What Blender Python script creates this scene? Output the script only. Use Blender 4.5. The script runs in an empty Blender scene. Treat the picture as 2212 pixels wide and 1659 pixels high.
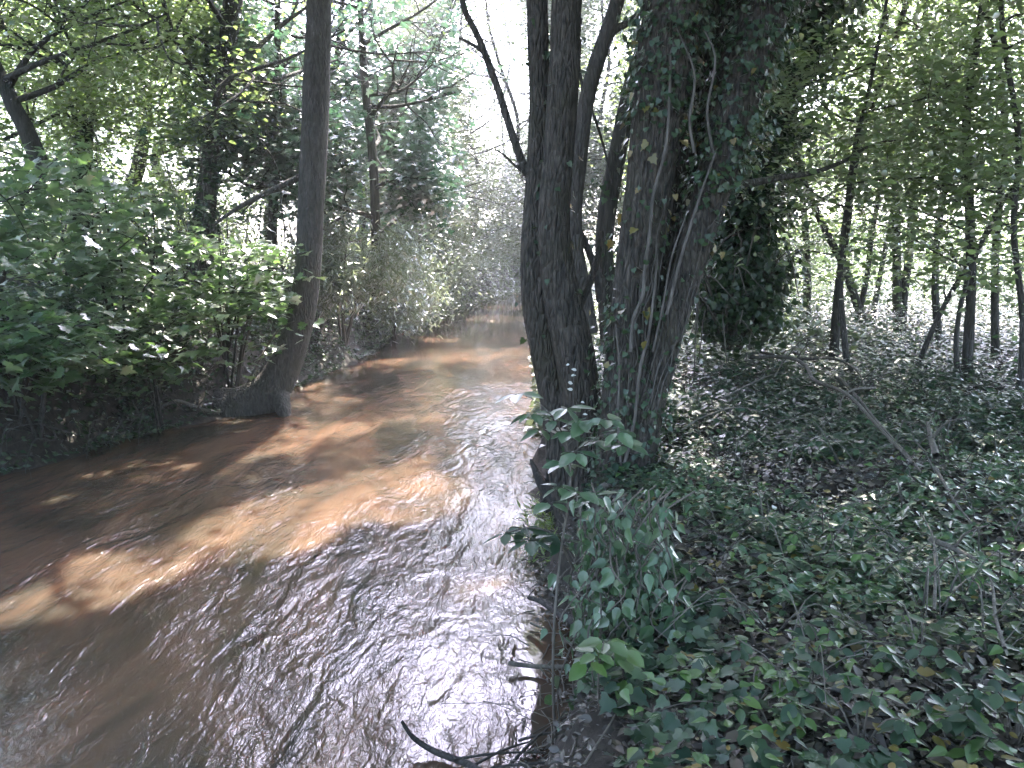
import bpy, math, random
import numpy as np
from math import radians as R

sc = bpy.context.scene
COL = sc.collection
# ------------------------------------------------------------------ camera
CAMZ = 2.4
F = 1703.0                      # focal length in units of a 2212 px wide frame
CX, CY = 1106.0, 829.5
PITCH = R(9.65)
cam_d = bpy.data.cameras.new("camera")
cam = bpy.data.objects.new("camera", cam_d); COL.objects.link(cam)
cam.location = (0, 0, CAMZ)
cam.rotation_euler = (math.pi/2 - PITCH, 0, 0)
cam_d.sensor_width = 36; cam_d.lens = 36*F/2212
cam_d.clip_start = 0.05; cam_d.clip_end = 2000
sc.camera = cam
# ------------------------------------------------------------------ light
SUN_EL, SUN_AZ = R(50), R(9)   # azimuth from +Y towards +X
SUNV = np.array([math.sin(SUN_AZ)*math.cos(SUN_EL), math.cos(SUN_AZ)*math.cos(SUN_EL), math.sin(SUN_EL)])
w = bpy.data.worlds.new("World"); sc.world = w; w.use_nodes = True
nt = w.node_tree; nt.nodes.clear()
sky = nt.nodes.new("ShaderNodeTexSky"); sky.sky_type = 'NISHITA'; sky.sun_disc = False
sky.sun_elevation = SUN_EL; sky.sun_rotation = SUN_AZ
sky.dust_density = 2.5; sky.air_density = 1.0; sky.ozone_density = 1.0
bg = nt.nodes.new("ShaderNodeBackground"); bg.inputs[1].default_value = 0.15
wo = nt.nodes.new("ShaderNodeOutputWorld")
# hazy glow added round the sun for brighter water reflections, violet tint imitating flare
geo = nt.nodes.new("ShaderNodeTexCoord"); dot = nt.nodes.new("ShaderNodeVectorMath"); dot.operation = 'DOT_PRODUCT'; dot.inputs[1].default_value = tuple(SUNV)
nt.links.new(geo.outputs["Generated"], dot.inputs[0])
mxm = nt.nodes.new("ShaderNodeMath"); mxm.operation = 'MAXIMUM'; mxm.inputs[1].default_value = 0; nt.links.new(dot.outputs["Value"], mxm.inputs[0])
pw = nt.nodes.new("ShaderNodeMath"); pw.operation = 'POWER'; pw.inputs[1].default_value = 12; nt.links.new(mxm.outputs[0], pw.inputs[0])
gl_ = nt.nodes.new("ShaderNodeVectorMath"); gl_.operation = 'SCALE'; gl_.inputs[0].default_value = (31, 29, 48); nt.links.new(pw.outputs[0], gl_.inputs["Scale"])
ad = nt.nodes.new("ShaderNodeVectorMath"); ad.operation = 'ADD'; nt.links.new(sky.outputs[0], ad.inputs[0]); nt.links.new(gl_.outputs[0], ad.inputs[1])
nt.links.new(ad.outputs[0], bg.inputs[0]); nt.links.new(bg.outputs[0], wo.inputs[0])
sd = bpy.data.lights.new("sun", 'SUN'); sd.energy = 5.0; sd.angle = R(0.53); sd.color = (1.0, 0.93, 0.82)
so = bpy.data.objects.new("sun", sd); COL.objects.link(so)
from mathutils import Vector
so.rotation_euler = Vector(SUNV).to_track_quat('Z', 'Y').to_euler()
so.location = (0, 0, 40)
sc.view_settings.view_transform = 'Standard'; sc.view_settings.look = 'None'
sc.view_settings.gamma = 1; sc.view_settings.exposure = 3.0
sc.cycles.max_bounces = 8; sc.cycles.diffuse_bounces = 5; sc.cycles.glossy_bounces = 3
sc.cycles.transmission_bounces = 4; sc.cycles.transparent_max_bounces = 6; sc.cycles.volume_bounces = 0
sc.cycles.sample_clamp_indirect = 6; sc.cycles.caustics_reflective = False; sc.cycles.caustics_refractive = False
sc.cycles.use_denoising = True

# ------------------------------------------------------------------ projection helpers
fw = np.array([0, math.cos(PITCH), -math.sin(PITCH)]); up = np.array([0, math.sin(PITCH), math.cos(PITCH)])
def P(px, py, Y):
    d = fw + np.array([(px-CX)/F, 0, 0]) - up*((py-CY)/F)
    return np.array([0, 0, CAMZ]) + d*(Y/d[1])
def proj(p):
    v = p - np.array([0, 0, CAMZ]); dep = np.maximum(v@fw, 1e-3)
    return CX + F*v[..., 0]/dep, CY - F*(v@up)/dep, v@fw

# ------------------------------------------------------------------ terrain
YK = [-15, 0, 2.6, 3.3, 3.7, 4.4, 5.2, 6.5, 8.4, 12, 18, 26, 34, 41, 48, 56, 70, 90]
XRK = [-3.5, -0.8, -0.12, 0.14, 0.36, 0.42, 0.30, 0.28, 0.30, 0.55, 0.7, 0.65, 0.7, 1.1, 4.0, 9.5, 26, 60]
YL = [-15, 0, 3.7, 8.4, 10.3, 12, 15, 18, 23, 27.6, 34.5, 41, 48, 56, 70, 90]
XLK = [-15, -9.8, -7.6, -5.5, -4.75, -4.05, -3.75, -3.4, -3.45, -2.85, -2.1, -0.6, 0.6, 5, 19, 52]
def XR(Y): return np.interp(Y, YK, XRK)
def XL(Y): return np.interp(Y, YL, XLK)
def smooth(t): t = np.clip(t, 0, 1); return t*t*(3-2*t)
def vn(x, y, s=0):      # cheap smooth pseudo noise
    return (np.sin(1.7*x+1.3*y+s)+np.sin(-1.1*x+2.3*y+1.7*s+2)+np.sin(2.9*x-0.7*y+s*3+1)+np.sin(0.6*x+3.1*y+4+s))/4
def H(x, y):
    x = np.asarray(x, float); y = np.asarray(y, float)
    dr = x - XR(y) - 0.10*vn(x*3, y*3)-.07*vn(x*7, y*8, 5); dl = XL(y) - x - 0.25*vn(y*1.2, x)
    zr = 0.82*smooth((dr+0.12)/0.62) + 0.055*np.clip(dr-.5, 0, 9) + 0.07*vn(x*1.3, y*1.3)*smooth(dr) + 0.03*vn(x*5, y*5, 2)*smooth(dr)
    zl = 1.5*smooth((dl+0.15)/1.1) + 0.55*smooth((dl-1)/5) + 0.10*vn(x*1.5, y*1.5)*smooth(dl)
    inside = np.minimum(-dr, -dl)
    bed = -0.05-0.6*smooth(inside/1.5)
    z = np.where(dr > -0.12, zr-0.04, np.where(dl > -0.15, zl-0.04, bed))
    far = smooth((np.hypot(x, y)-60)/120)
    return z*(1-far)+far*0.9
def Gp(px, py, it=60):   # ground hit of a pixel ray
    d = P(px, py, 1.0)-np.array([0, 0, CAMZ])
    t = 1.0
    for k in range(4000):
        p = np.array([0, 0, CAMZ])+d*t
        if p[2] <= max(float(H(p[0], p[1])), 0): return p
        t += 0.02
    return p
def onground(x, y, dz=0): return np.array([x, y, float(H(x, y))+dz])

# ------------------------------------------------------------------ mesh helpers
def build(name, verts, faces, mat, parent=None, smoothf=False, hue=None):
    me = bpy.data.meshes.new(name)
    verts = np.asarray(verts, np.float32); faces = np.asarray(faces, np.int32)
    n, k = faces.shape
    me.vertices.add(len(verts)); me.vertices.foreach_set("co", verts.ravel())
    me.loops.add(n*k); me.loops.foreach_set("vertex_index", faces.ravel())
    me.polygons.add(n); me.polygons.foreach_set("loop_start", np.arange(0, n*k, k, dtype=np.int32))
    if smoothf: me.polygons.foreach_set("use_smooth", np.ones(n, bool))
    if hue is not None:
        a = me.attributes.new("hue", 'FLOAT', 'POINT'); a.data.foreach_set("value", np.asarray(hue, np.float32))
    me.update(calc_edges=True)
    me.materials.append(mat)
    o = bpy.data.objects.new(name, me); COL.objects.link(o)
    if parent is not None:
        o.parent = parent
        o.location = -parent.location if parent.rotation_euler.z == 0 else (0, 0, 0)
    return o
def tag(o, label=None, cat=None, group=None, kind=None):
    if label: o['label'] = label
    if cat: o['category'] = cat
    if group: o['group'] = group
    if kind: o['kind'] = kind
    return o
def thing(name, loc, label, cat, group=None):
    o = bpy.data.objects.new(name, None); COL.objects.link(o); o.location = tuple(float(v) for v in loc)
    o.empty_display_size = 0.2
    return tag(o, label, cat, group)

class Geo:
    def __init__(s): s.v = []; s.f = []; s.h = []; s.n = 0
    def add(s, v, f, h=None):
        if len(v) == 0: return
        s.v.append(v); s.f.append(f+s.n); s.n += len(v)
        if h is not None: s.h.append(h)
    def obj(s, name, mat, parent=None, sm=False):
        if not s.v: return None
        return build(name, np.concatenate(s.v), np.concatenate(s.f), mat, parent, sm, np.concatenate(s.h) if s.h else None)

def catmull(pts, n):
    pts = np.asarray(pts, float)
    if len(pts) == 2:
        t = np.linspace(0, 1, n)[:, None]; return pts[0]*(1-t)+pts[1]*t
    p = np.vstack([2*pts[0]-pts[1], pts, 2*pts[-1]-pts[-2]])
    m = len(pts)-1
    u = np.linspace(0, m, n); i = np.minimum(u.astype(int), m-1); t = (u-i)[:, None]
    a, b, c, d = p[i], p[i+1], p[i+2], p[i+3]
    return 0.5*((2*b)+(-a+c)*t+(2*a-5*b+4*c-d)*t*t+(-a+3*b-3*c+d)*t**3)
def tube(pts, rad, n=None, seg=6, rough=0.0, ridges=0, seed=0, raw=False):
    """pts (k,3) control points, rad list of radii; returns verts, quads"""
    pts = np.asarray(pts, float); rad = np.asarray(rad, float)
    if n is None: n = max(3, len(pts)*3)
    c = pts if raw else catmull(pts, n)
    n = len(c)
    r = np.interp(np.linspace(0, 1, n), np.linspace(0, 1, len(rad)), rad)
    t = np.gradient(c, axis=0); t /= np.linalg.norm(t, axis=1)[:, None]+1e-9
    ref = np.array([0.0, 0, 1]) if abs(t[:, 2]).mean() < 0.8 else np.array([1.0, 0, 0])
    a = np.cross(t, ref); a /= np.linalg.norm(a, axis=1)[:, None]+1e-9
    b = np.cross(a, t)
    th = np.linspace(0, 2*np.pi, seg, endpoint=False)
    rr = np.repeat(r[:, None], seg, 1)
    L = np.concatenate([[0], np.cumsum(np.linalg.norm(np.diff(c, axis=0), axis=1))])[:, None]
    if rough:
        rr = rr*(1+rough*(0.6*np.sin(2*th+seed+L*1.3)+0.5*np.sin(3*th-L*2.1+seed*2)+0.35*np.sin(5*th+L*3.3+seed)+0.15*np.sin(L*6+2*th+seed)))
    if ridges:
        wv = np.sin(ridges*th[None, :]+.6*np.sin(L*1.3+seed)+0.5*np.sin(L*4.1+3*th+seed)+0.5*np.sin(L*17+5*th))
        rr = rr*(1+0.028*wv)
    v = c[:, None, :]+rr[..., None]*(np.cos(th)[None, :, None]*a[:, None, :]+np.sin(th)[None, :, None]*b[:, None, :])
    v = v.reshape(-1, 3)
    i = np.arange(n-1)[:, None]*seg; j = np.arange(seg)[None, :]; j2 = (j+1) % seg
    f = np.stack([i+j, i+j2, i+seg+j2, i+seg+j], -1).reshape(-1, 4)
    return v, f

# leaf templates: verts in local frame (x across, y along, z normal), triangles
def fan(outline, z=None, base=(0, 0.02)):
    o = np.array([[p[0], p[1], 0 if z is None else z(p)] for p in outline], float)
    v = np.vstack([[base[0], base[1], 0], o]); n = len(o)
    f = np.array([[0, i, i+1] for i in range(1, n)])
    return v, f
def mirror(h):  # half outline on +x, from base to tip -> full
    return h + [(-x, y) for x, y in h[::-1][1:]]
DIA = (np.array([[0, 0, 0], [.27, .42, .06], [0, 1, -.05], [-.27, .42, .06]]), np.array([[0, 1, 2], [0, 2, 3]]))
OVAL = fan(mirror([(0.02, 0), (.22, .16), (.31, .42), (.2, .75), (0, 1)]), lambda p: .18*abs(p[0])-.08*p[1]**2)
POINT = fan(mirror([(0.02, 0), (.19, .08), (.29, .28), (.15, .62), (0, 1)]), lambda p: .2*abs(p[0])-.14*p[1]**2)
OVALB = (np.array([[0, 0, 0], [.24, .2, .07], [.27, .55, .08], [0, 1, -.12], [-.27, .55, .08], [-.24, .2, .07], [0, .5, 0]]),
         np.array([[0, 1, 6], [1, 2, 6], [2, 3, 6], [3, 4, 6], [4, 5, 6], [5, 0, 6]]))
IVY = fan(mirror([(0, 0), (.26, -.08), (.50, .12), (.33, .36), (.36, .58), (.15, .66), (0, 1)]), lambda p: .15*abs(p[0])-.1*p[1]**2, (0, .25))
MAPLE = fan(mirror([(0.03, 0), (.30, -.10), (.26, .04), (.58, .10), (.46, .24), (.64, .50), (.44, .47), (.36, .58), (.20, .48), (.19, .72), (.11, .74), (0, 1)]),
            lambda p: .14*abs(p[0])-.16*max(0, p[1])**2, (0, .22))
MAPLE_S = fan(mirror([(0.03, 0), (.36, -.02), (.27, .14), (.60, .46), (.22, .44), (.16, .7), (0, 1)]), lambda p: .12*abs(p[0])-.14*max(0, p[1])**2, (0, .22))
LANCE = (np.array([[0, 0, 0], [.11, .35, .03], [0, 1, -.1], [-.11, .35, .03], ]), np.array([[0, 1, 2], [0, 2, 3]]))

def leaves(tpl, pos, dirv, nrm, size, hue):
    """place the template at pos with +y along dirv and z along nrm"""
    v0, f0 = tpl
    y = dirv/(np.linalg.norm(dirv, axis=1)[:, None]+1e-9)
    x = np.cross(y, nrm); x /= np.linalg.norm(x, axis=1)[:, None]+1e-9
    z = np.cross(x, y)
    v = pos[:, None, :]+size[:, None, None]*(v0[None, :, 0:1]*x[:, None, :]+v0[None, :, 1:2]*y[:, None, :]+v0[None, :, 2:3]*z[:, None, :])
    n, k = len(pos), len(v0)
    f = (f0[None]+(np.arange(n)*k)[:, None, None]).reshape(-1, 3)
    return v.reshape(-1, 3), f, np.repeat(hue, k)
def rdir(rng, n, zmin=-.5, zmax=.2):
    a = rng.uniform(0, 2*np.pi, n); z = rng.uniform(zmin, zmax, n)
    return np.stack([np.cos(a), np.sin(a), z], 1)
def rnrm(rng, n, j=.45, lean=(0, 0, 1)):
    v = rng.normal(0, j, (n, 3))+np.array(lean); return v/np.linalg.norm(v, axis=1)[:, None]

# gaps in the crowns that let the sun and the sky reach the river, and the openings of the photo
LIT = [ # px, py, half length, half width, angle(deg, up-right) on the water as seen from the bank
    (150, 1275, 270, 72, 14), (390, 1215, 80, 34, 16), (620, 1115, 240, 58, 12), (840, 1075, 190, 66, 3), (620, 1180, 150, 26, 16),
    (560, 985, 120, 10, 14), (760, 925, 150, 13, 9), (700, 870, 110, 9, 4), (820, 792, 160, 16, 4), (1060, 765, 140, 13, 2), (1070, 690, 70, 9, 0), (1090, 665, 50, 6, 0),
    (900, 1000, 60, 9, 8), (230, 1020, 90, 8, 12), (950, 735, 50, 5, 0), (640, 838, 60, 9, 12), (120, 1080, 70, 7, 12), (60, 1560, 110, 30, 35),
    (1040, 1270, 80, 20, 10), (985, 1440, 30, 10, 10)]
FLECK = [(1500, 1180, 26, 60, -10), (1540, 1010, 22, 20, 0), (1480, 720, 30, 14, 0), (1560, 735, 50, 8, 0), (1740, 730, 80, 9, 0), (1900, 742, 70, 9, 0), (1650, 690, 40, 7, 0), (2010, 690, 50, 10, 0), (2150, 1010, 40, 12, 0),
    (1960, 860, 40, 8, 20), (730, 735, 45, 45, -30), (690, 800, 12, 20, 0), (560, 650, 65, 40, 0), (300, 650, 110, 16, 5), (430, 760, 50, 14, 0), (120, 730, 50, 12, 0), (1720, 1290, 14, 8, 0), (1450, 860, 25, 14, 0), (600, 830, 14, 8, 0), (1250, 840, 14, 30, 0), (1290, 690, 20, 20, 0),
    (120, 960, 14, 5, 0), (385, 870, 20, 10, 0), (2090, 1100, 24, 10, 0), (1830, 1000, 18, 8, 0)]
SKYREF = [(800, 1400, 190, 150, 25), (860, 1560, 230, 150, 0), (640, 1560, 120, 80, 0), (1080, 1030, 75, 150, 0), (1050, 1200, 90, 120, 0), (1060, 1480, 90, 120, 0)]
HOLES = [(290, 345, 55, 42, 0), (1735, 190, 70, 80, 20), (1745, 120, 50, 60, 0), (2120, 590, 110, 45, 8), (2115, 320, 40, 25, 0), (1950, 590, 40, 22, 0), (1040, 480, 30, 30, 0),
         (1095, 330, 20, 30, 0), (1300, 130, 40, 140, 0), (1000, 60, 30, 30, 0), (1110, 180, 20, 70, 0), (60, 330, 40, 20, 0), (230, 285, 60, 20, 10), (1220, 330, 20, 200, 0), (1420, 60, 40, 80, 0),
         (1660, 480, 50, 25, 0), (1230, 480, 15, 90, 0)]
def inell(px, py, L):
    m = np.zeros(len(px), bool)
    for cx, cy, a, b, ang in L:
        c, s = math.cos(R(ang)), math.sin(R(ang))
        dx = px-cx; dy = -(py-cy)
        u = (dx*c+dy*s)/a; v = (-dx*s+dy*c)/b
        m |= (u*u+v*v) < 1
    return m
def keep(p, rng, holes=.8, lit=True, sky=True):
    """which leaves may stay"""
    k = np.ones(len(p), bool)
    if len(p) == 0: return k
    if lit:
        q = p-SUNV[None, :]*(np.maximum(p[:, 2], 0)/SUNV[2])[:, None]; q[:, 2] = 0
        px, py, d = proj(q+rng.normal(0, .06, q.shape)*[1, 1, 0])
        k &= ~((d > 1) & inell(px, py, LIT) & (rng.random(len(p)) < .97))
        q = p-SUNV[None, :]*(np.maximum(p[:, 2]-.9, 0)/SUNV[2])[:, None]; q[:, 2] = .9
        px, py, d = proj(q); k &= ~((d > 1) & (p[:, 2] > 2) & inell(px, py, FLECK) & (rng.random(len(p)) < .95))
    if sky:
        m = p*np.array([1, 1, -1.0]); px, py, d = proj(m)
        k &= ~((d > 1) & (p[:, 2] > 2.5) & inell(px+rng.normal(0, 12, len(p)), py+rng.normal(0, 12, len(p)), SKYREF) & (rng.random(len(p)) < .93))
    if holes:
        px, py, d = proj(p)
        k &= ~((d > 9) & inell(px+rng.normal(0, 14, len(p)), py+rng.normal(0, 14, len(p)), HOLES) & (rng.random(len(p)) < holes))
    return k

# ------------------------------------------------------------------ materials
def node(nt, t, **kw):
    n = nt.nodes.new(t)
    for k, v in kw.items(): setattr(n, k, v)
    return n
def newmat(name):
    m = bpy.data.materials.new(name); m.use_nodes = True; m.node_tree.nodes.clear(); return m, m.node_tree
def leafmat(name, c1, c2, trans=(.16, .24, .03), tw=.4, gloss=.06, rough=.35):
    m, t = newmat(name); L = t.links.new
    at = node(t, "ShaderNodeAttribute", attribute_name="hue")
    mx = node(t, "ShaderNodeMix", data_type='RGBA'); mx.inputs[6].default_value = (*c1, 1); mx.inputs[7].default_value = (*c2, 1)
    L(at.outputs["Fac"], mx.inputs[0])
    no = node(t, "ShaderNodeTexNoise"); no.inputs["Scale"].default_value = 9; no.inputs["Detail"].default_value = 3
    tc = node(t, "ShaderNodeTexCoord"); L(tc.outputs["Object"], no.inputs["Vector"])
    mr = node(t, "ShaderNodeMapRange"); mr.inputs[1].default_value = .3; mr.inputs[2].default_value = .7; mr.inputs[3].default_value = .75; mr.inputs[4].default_value = 1.25
    L(no.outputs["Fac"], mr.inputs[0])
    mu = node(t, "ShaderNodeMix", data_type='RGBA', blend_type='MULTIPLY'); mu.inputs[0].default_value = 1
    L(mx.outputs[2], mu.inputs[6]); L(mr.outputs[0], mu.inputs[7])
    d = node(t, "ShaderNodeBsdfDiffuse"); L(mu.outputs[2], d.inputs[0])
    tr = node(t, "ShaderNodeBsdfTranslucent")
    tm = node(t, "ShaderNodeMix", data_type='RGBA'); tm.inputs[0].default_value = .75; tm.inputs[7].default_value = (*trans, 1)
    L(mu.outputs[2], tm.inputs[6]); L(tm.outputs[2], tr.inputs[0])
    m1 = node(t, "ShaderNodeMixShader"); m1.inputs[0].default_value = tw; L(d.outputs[0], m1.inputs[1]); L(tr.outputs[0], m1.inputs[2])
    g = node(t, "ShaderNodeBsdfGlossy"); g.inputs["Roughness"].default_value = rough; g.inputs[0].default_value = (1, 1, 1, 1)
    fr = node(t, "ShaderNodeFresnel"); fr.inputs[0].default_value = 1.45
    ml = node(t, "ShaderNodeMath", operation='MULTIPLY'); ml.inputs[1].default_value = gloss/.04; L(fr.outputs[0], ml.inputs[0])
    mn = node(t, "ShaderNodeMath", operation='MINIMUM'); mn.inputs[1].default_value = .5; L(ml.outputs[0], mn.inputs[0])
    m2 = node(t, "ShaderNodeMixShader"); L(mn.outputs[0], m2.inputs[0]); L(m1.outputs[0], m2.inputs[1]); L(g.outputs[0], m2.inputs[2])
    o = node(t, "ShaderNodeOutputMaterial"); L(m2.outputs[0], o.inputs[0])
    return m
def barkmat(name, c1, c2, moss=None, sx=22, sz=2.2, bump=.6, dist=.02):
    m, t = newmat(name); L = t.links.new
    tc = node(t, "ShaderNodeTexCoord"); mp = node(t, "ShaderNodeMapping"); mp.inputs["Scale"].default_value = (sx, sx, sz)
    L(tc.outputs["Object"], mp.inputs[0])
    n1 = node(t, "ShaderNodeTexNoise"); n1.inputs["Scale"].default_value = 1; n1.inputs["Detail"].default_value = 6; n1.inputs["Roughness"].default_value = .65; n1.inputs["Distortion"].default_value = .8
    L(mp.outputs[0], n1.inputs["Vector"])
    n2 = node(t, "ShaderNodeTexNoise"); n2.inputs["Scale"].default_value = 3.2; n2.inputs["Detail"].default_value = 4; L(tc.outputs["Object"], n2.inputs["Vector"])
    vo = node(t, "ShaderNodeTexVoronoi", feature='DISTANCE_TO_EDGE'); L(mp.outputs[0], vo.inputs["Vector"]); vo.inputs["Scale"].default_value = 1.0
    vr = node(t, "ShaderNodeMapRange"); vr.inputs[2].default_value = .25; L(vo.outputs["Distance"], vr.inputs[0])
    cr = node(t, "ShaderNodeValToRGB"); cr.color_ramp.elements[0].position = .35; cr.color_ramp.elements[1].position = .68
    cr.color_ramp.elements[0].color = (*c1, 1); cr.color_ramp.elements[1].color = (*c2, 1); L(n1.outputs["Fac"], cr.inputs[0])
    mx = node(t, "ShaderNodeMix", data_type='RGBA'); L(cr.outputs[0], mx.inputs[6]); mx.inputs[7].default_value = (*(moss or c1), 1)
    mr = node(t, "ShaderNodeMapRange"); mr.inputs[1].default_value = .5; mr.inputs[2].default_value = .68; mr.inputs[4].default_value = .7; L(n2.outputs["Fac"], mr.inputs[0]); L(mr.outputs[0], mx.inputs[0])
    b = node(t, "ShaderNodeBsdfPrincipled"); b.inputs["Roughness"].default_value = .85; L(mx.outputs[2], b.inputs["Base Color"])
    hh = node(t, "ShaderNodeMath", operation='MULTIPLY_ADD'); hh.inputs[1].default_value = .7; L(vr.outputs[0], hh.inputs[0]); L(n1.outputs["Fac"], hh.inputs[2])
    bp = node(t, "ShaderNodeBump"); bp.inputs["Strength"].default_value = bump; bp.inputs["Distance"].default_value = dist
    L(hh.outputs[0], bp.inputs["Height"]); L(bp.outputs[0], b.inputs["Normal"])
    o = node(t, "ShaderNodeOutputMaterial"); L(b.outputs[0], o.inputs[0])
    return m

M = {}
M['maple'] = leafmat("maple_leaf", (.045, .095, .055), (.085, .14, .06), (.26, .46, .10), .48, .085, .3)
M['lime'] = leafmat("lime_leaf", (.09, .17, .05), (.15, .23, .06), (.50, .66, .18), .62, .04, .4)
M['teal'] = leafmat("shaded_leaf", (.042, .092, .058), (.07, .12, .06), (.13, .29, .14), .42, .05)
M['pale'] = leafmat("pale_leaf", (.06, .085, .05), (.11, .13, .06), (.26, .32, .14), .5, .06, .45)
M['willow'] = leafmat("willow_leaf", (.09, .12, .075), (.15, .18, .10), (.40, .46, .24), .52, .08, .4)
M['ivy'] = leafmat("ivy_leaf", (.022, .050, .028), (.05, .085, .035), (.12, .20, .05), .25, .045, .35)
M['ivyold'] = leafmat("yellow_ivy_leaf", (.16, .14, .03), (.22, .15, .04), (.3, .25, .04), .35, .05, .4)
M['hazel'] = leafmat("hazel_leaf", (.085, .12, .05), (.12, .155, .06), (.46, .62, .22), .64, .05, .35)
M['herb'] = leafmat("herb_leaf", (.020, .050, .034), (.050, .092, .046), (.10, .19, .05), .3, .035, .4)
M['creeper'] = leafmat("creeper_leaf", (.055, .12, .065), (.10, .17, .085), (.14, .28, .09), .35, .07, .33)
M['herb2'] = leafmat("oval_herb_leaf", (.03, .06, .03), (.08, .11, .045), (.14, .22, .06), .35, .045, .4)
M['fresh'] = leafmat("young_leaf", (.06, .13, .045), (.09, .17, .04), (.18, .34, .05), .35, .05, .35)
M['litter'] = leafmat("dead_leaf", (.022, .018, .015), (.12, .095, .072), (.10, .07, .04), .12, .06, .45)
M['bark'] = barkmat("grey_ridged_bark", (.022, .020, .018), (.15, .125, .105), (.065, .056, .036), 30, 7, 1, .05)
M['bark_smooth'] = barkmat("smooth_grey_bark", (.05, .044, .041), (.12, .106, .097), (.06, .055, .042), 24, 6, .9, .03)
M['bark_dark'] = barkmat("dark_bark", (.03, .027, .024), (.09, .08, .07), (.04, .05, .03), 24, 3, .8, .02)
M['twig'] = barkmat("twig_bark", (.07, .06, .05), (.16, .14, .12), None, 30, 8, .3, .005)
M['deadwood'] = barkmat("dead_wood", (.07, .06, .052), (.19, .17, .15), (.10, .09, .07), 30, 4, .5, .008)
M['vine'] = barkmat("vine_bark", (.06, .052, .046), (.18, .16, .145), None, 30, 5, .6, .008)
M['petal'] = leafmat("white_petal", (.7, .7, .68), (.8, .8, .78), (.8, .8, .75), .4, .03)
M['wet'] = barkmat("wet_wood", (.02, .018, .016), (.07, .06, .055), None, 30, 5, .6, .01)

def groundmat():
    m, t = newmat("soil"); L = t.links.new
    tc = node(t, "ShaderNodeTexCoord")
    n1 = node(t, "ShaderNodeTexNoise"); n1.inputs["Scale"].default_value = 14; n1.inputs["Detail"].default_value = 8; n1.inputs["Roughness"].default_value = .7
    L(tc.outputs["Object"], n1.inputs["Vector"])
    cr = node(t, "ShaderNodeValToRGB"); e = cr.color_ramp.elements; e[0].position = .35; e[0].color = (.018, .014, .011, 1); e[1].position = .72; e[1].color = (.075, .06, .048, 1)
    L(n1.outputs["Fac"], cr.inputs[0])
    n3 = node(t, "ShaderNodeTexNoise"); n3.inputs["Scale"].default_value = 1.5; n3.inputs["Detail"].default_value = 6; L(tc.outputs["Object"], n3.inputs["Vector"])
    gr = node(t, "ShaderNodeValToRGB"); e = gr.color_ramp.elements; e[0].position = .3; e[0].color = (.07, .11, .03, 1); e[1].position = .7; e[1].color = (.16, .19, .07, 1)
    L(n3.outputs["Fac"], gr.inputs[0])
    sx = node(t, "ShaderNodeSeparateXYZ"); L(tc.outputs["Object"], sx.inputs[0])
    mr = node(t, "ShaderNodeMapRange"); mr.inputs[1].default_value = 17; mr.inputs[2].default_value = 22; L(sx.outputs[1], mr.inputs[0])
    mr2 = node(t, "ShaderNodeMapRange"); mr2.inputs[1].default_value = 4; mr2.inputs[2].default_value = 7; L(sx.outputs[0], mr2.inputs[0])
    mm = node(t, "ShaderNodeMath", operation='MULTIPLY'); L(mr.outputs[0], mm.inputs[0]); L(mr2.outputs[0], mm.inputs[1])
    mx = node(t, "ShaderNodeMix", data_type='RGBA'); L(mm.outputs[0], mx.inputs[0]); L(cr.outputs[0], mx.inputs[6]); L(gr.outputs[0], mx.inputs[7])
    b = node(t, "ShaderNodeBsdfPrincipled"); b.inputs["Roughness"].default_value = .9; L(mx.outputs[2], b.inputs["Base Color"])
    bp = node(t, "ShaderNodeBump"); bp.inputs["Strength"].default_value = .8; bp.inputs["Distance"].default_value = .04
    L(n1.outputs["Fac"], bp.inputs["Height"]); L(bp.outputs[0], b.inputs["Normal"])
    o = node(t, "ShaderNodeOutputMaterial"); L(b.outputs[0], o.inputs[0]); return m
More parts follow.
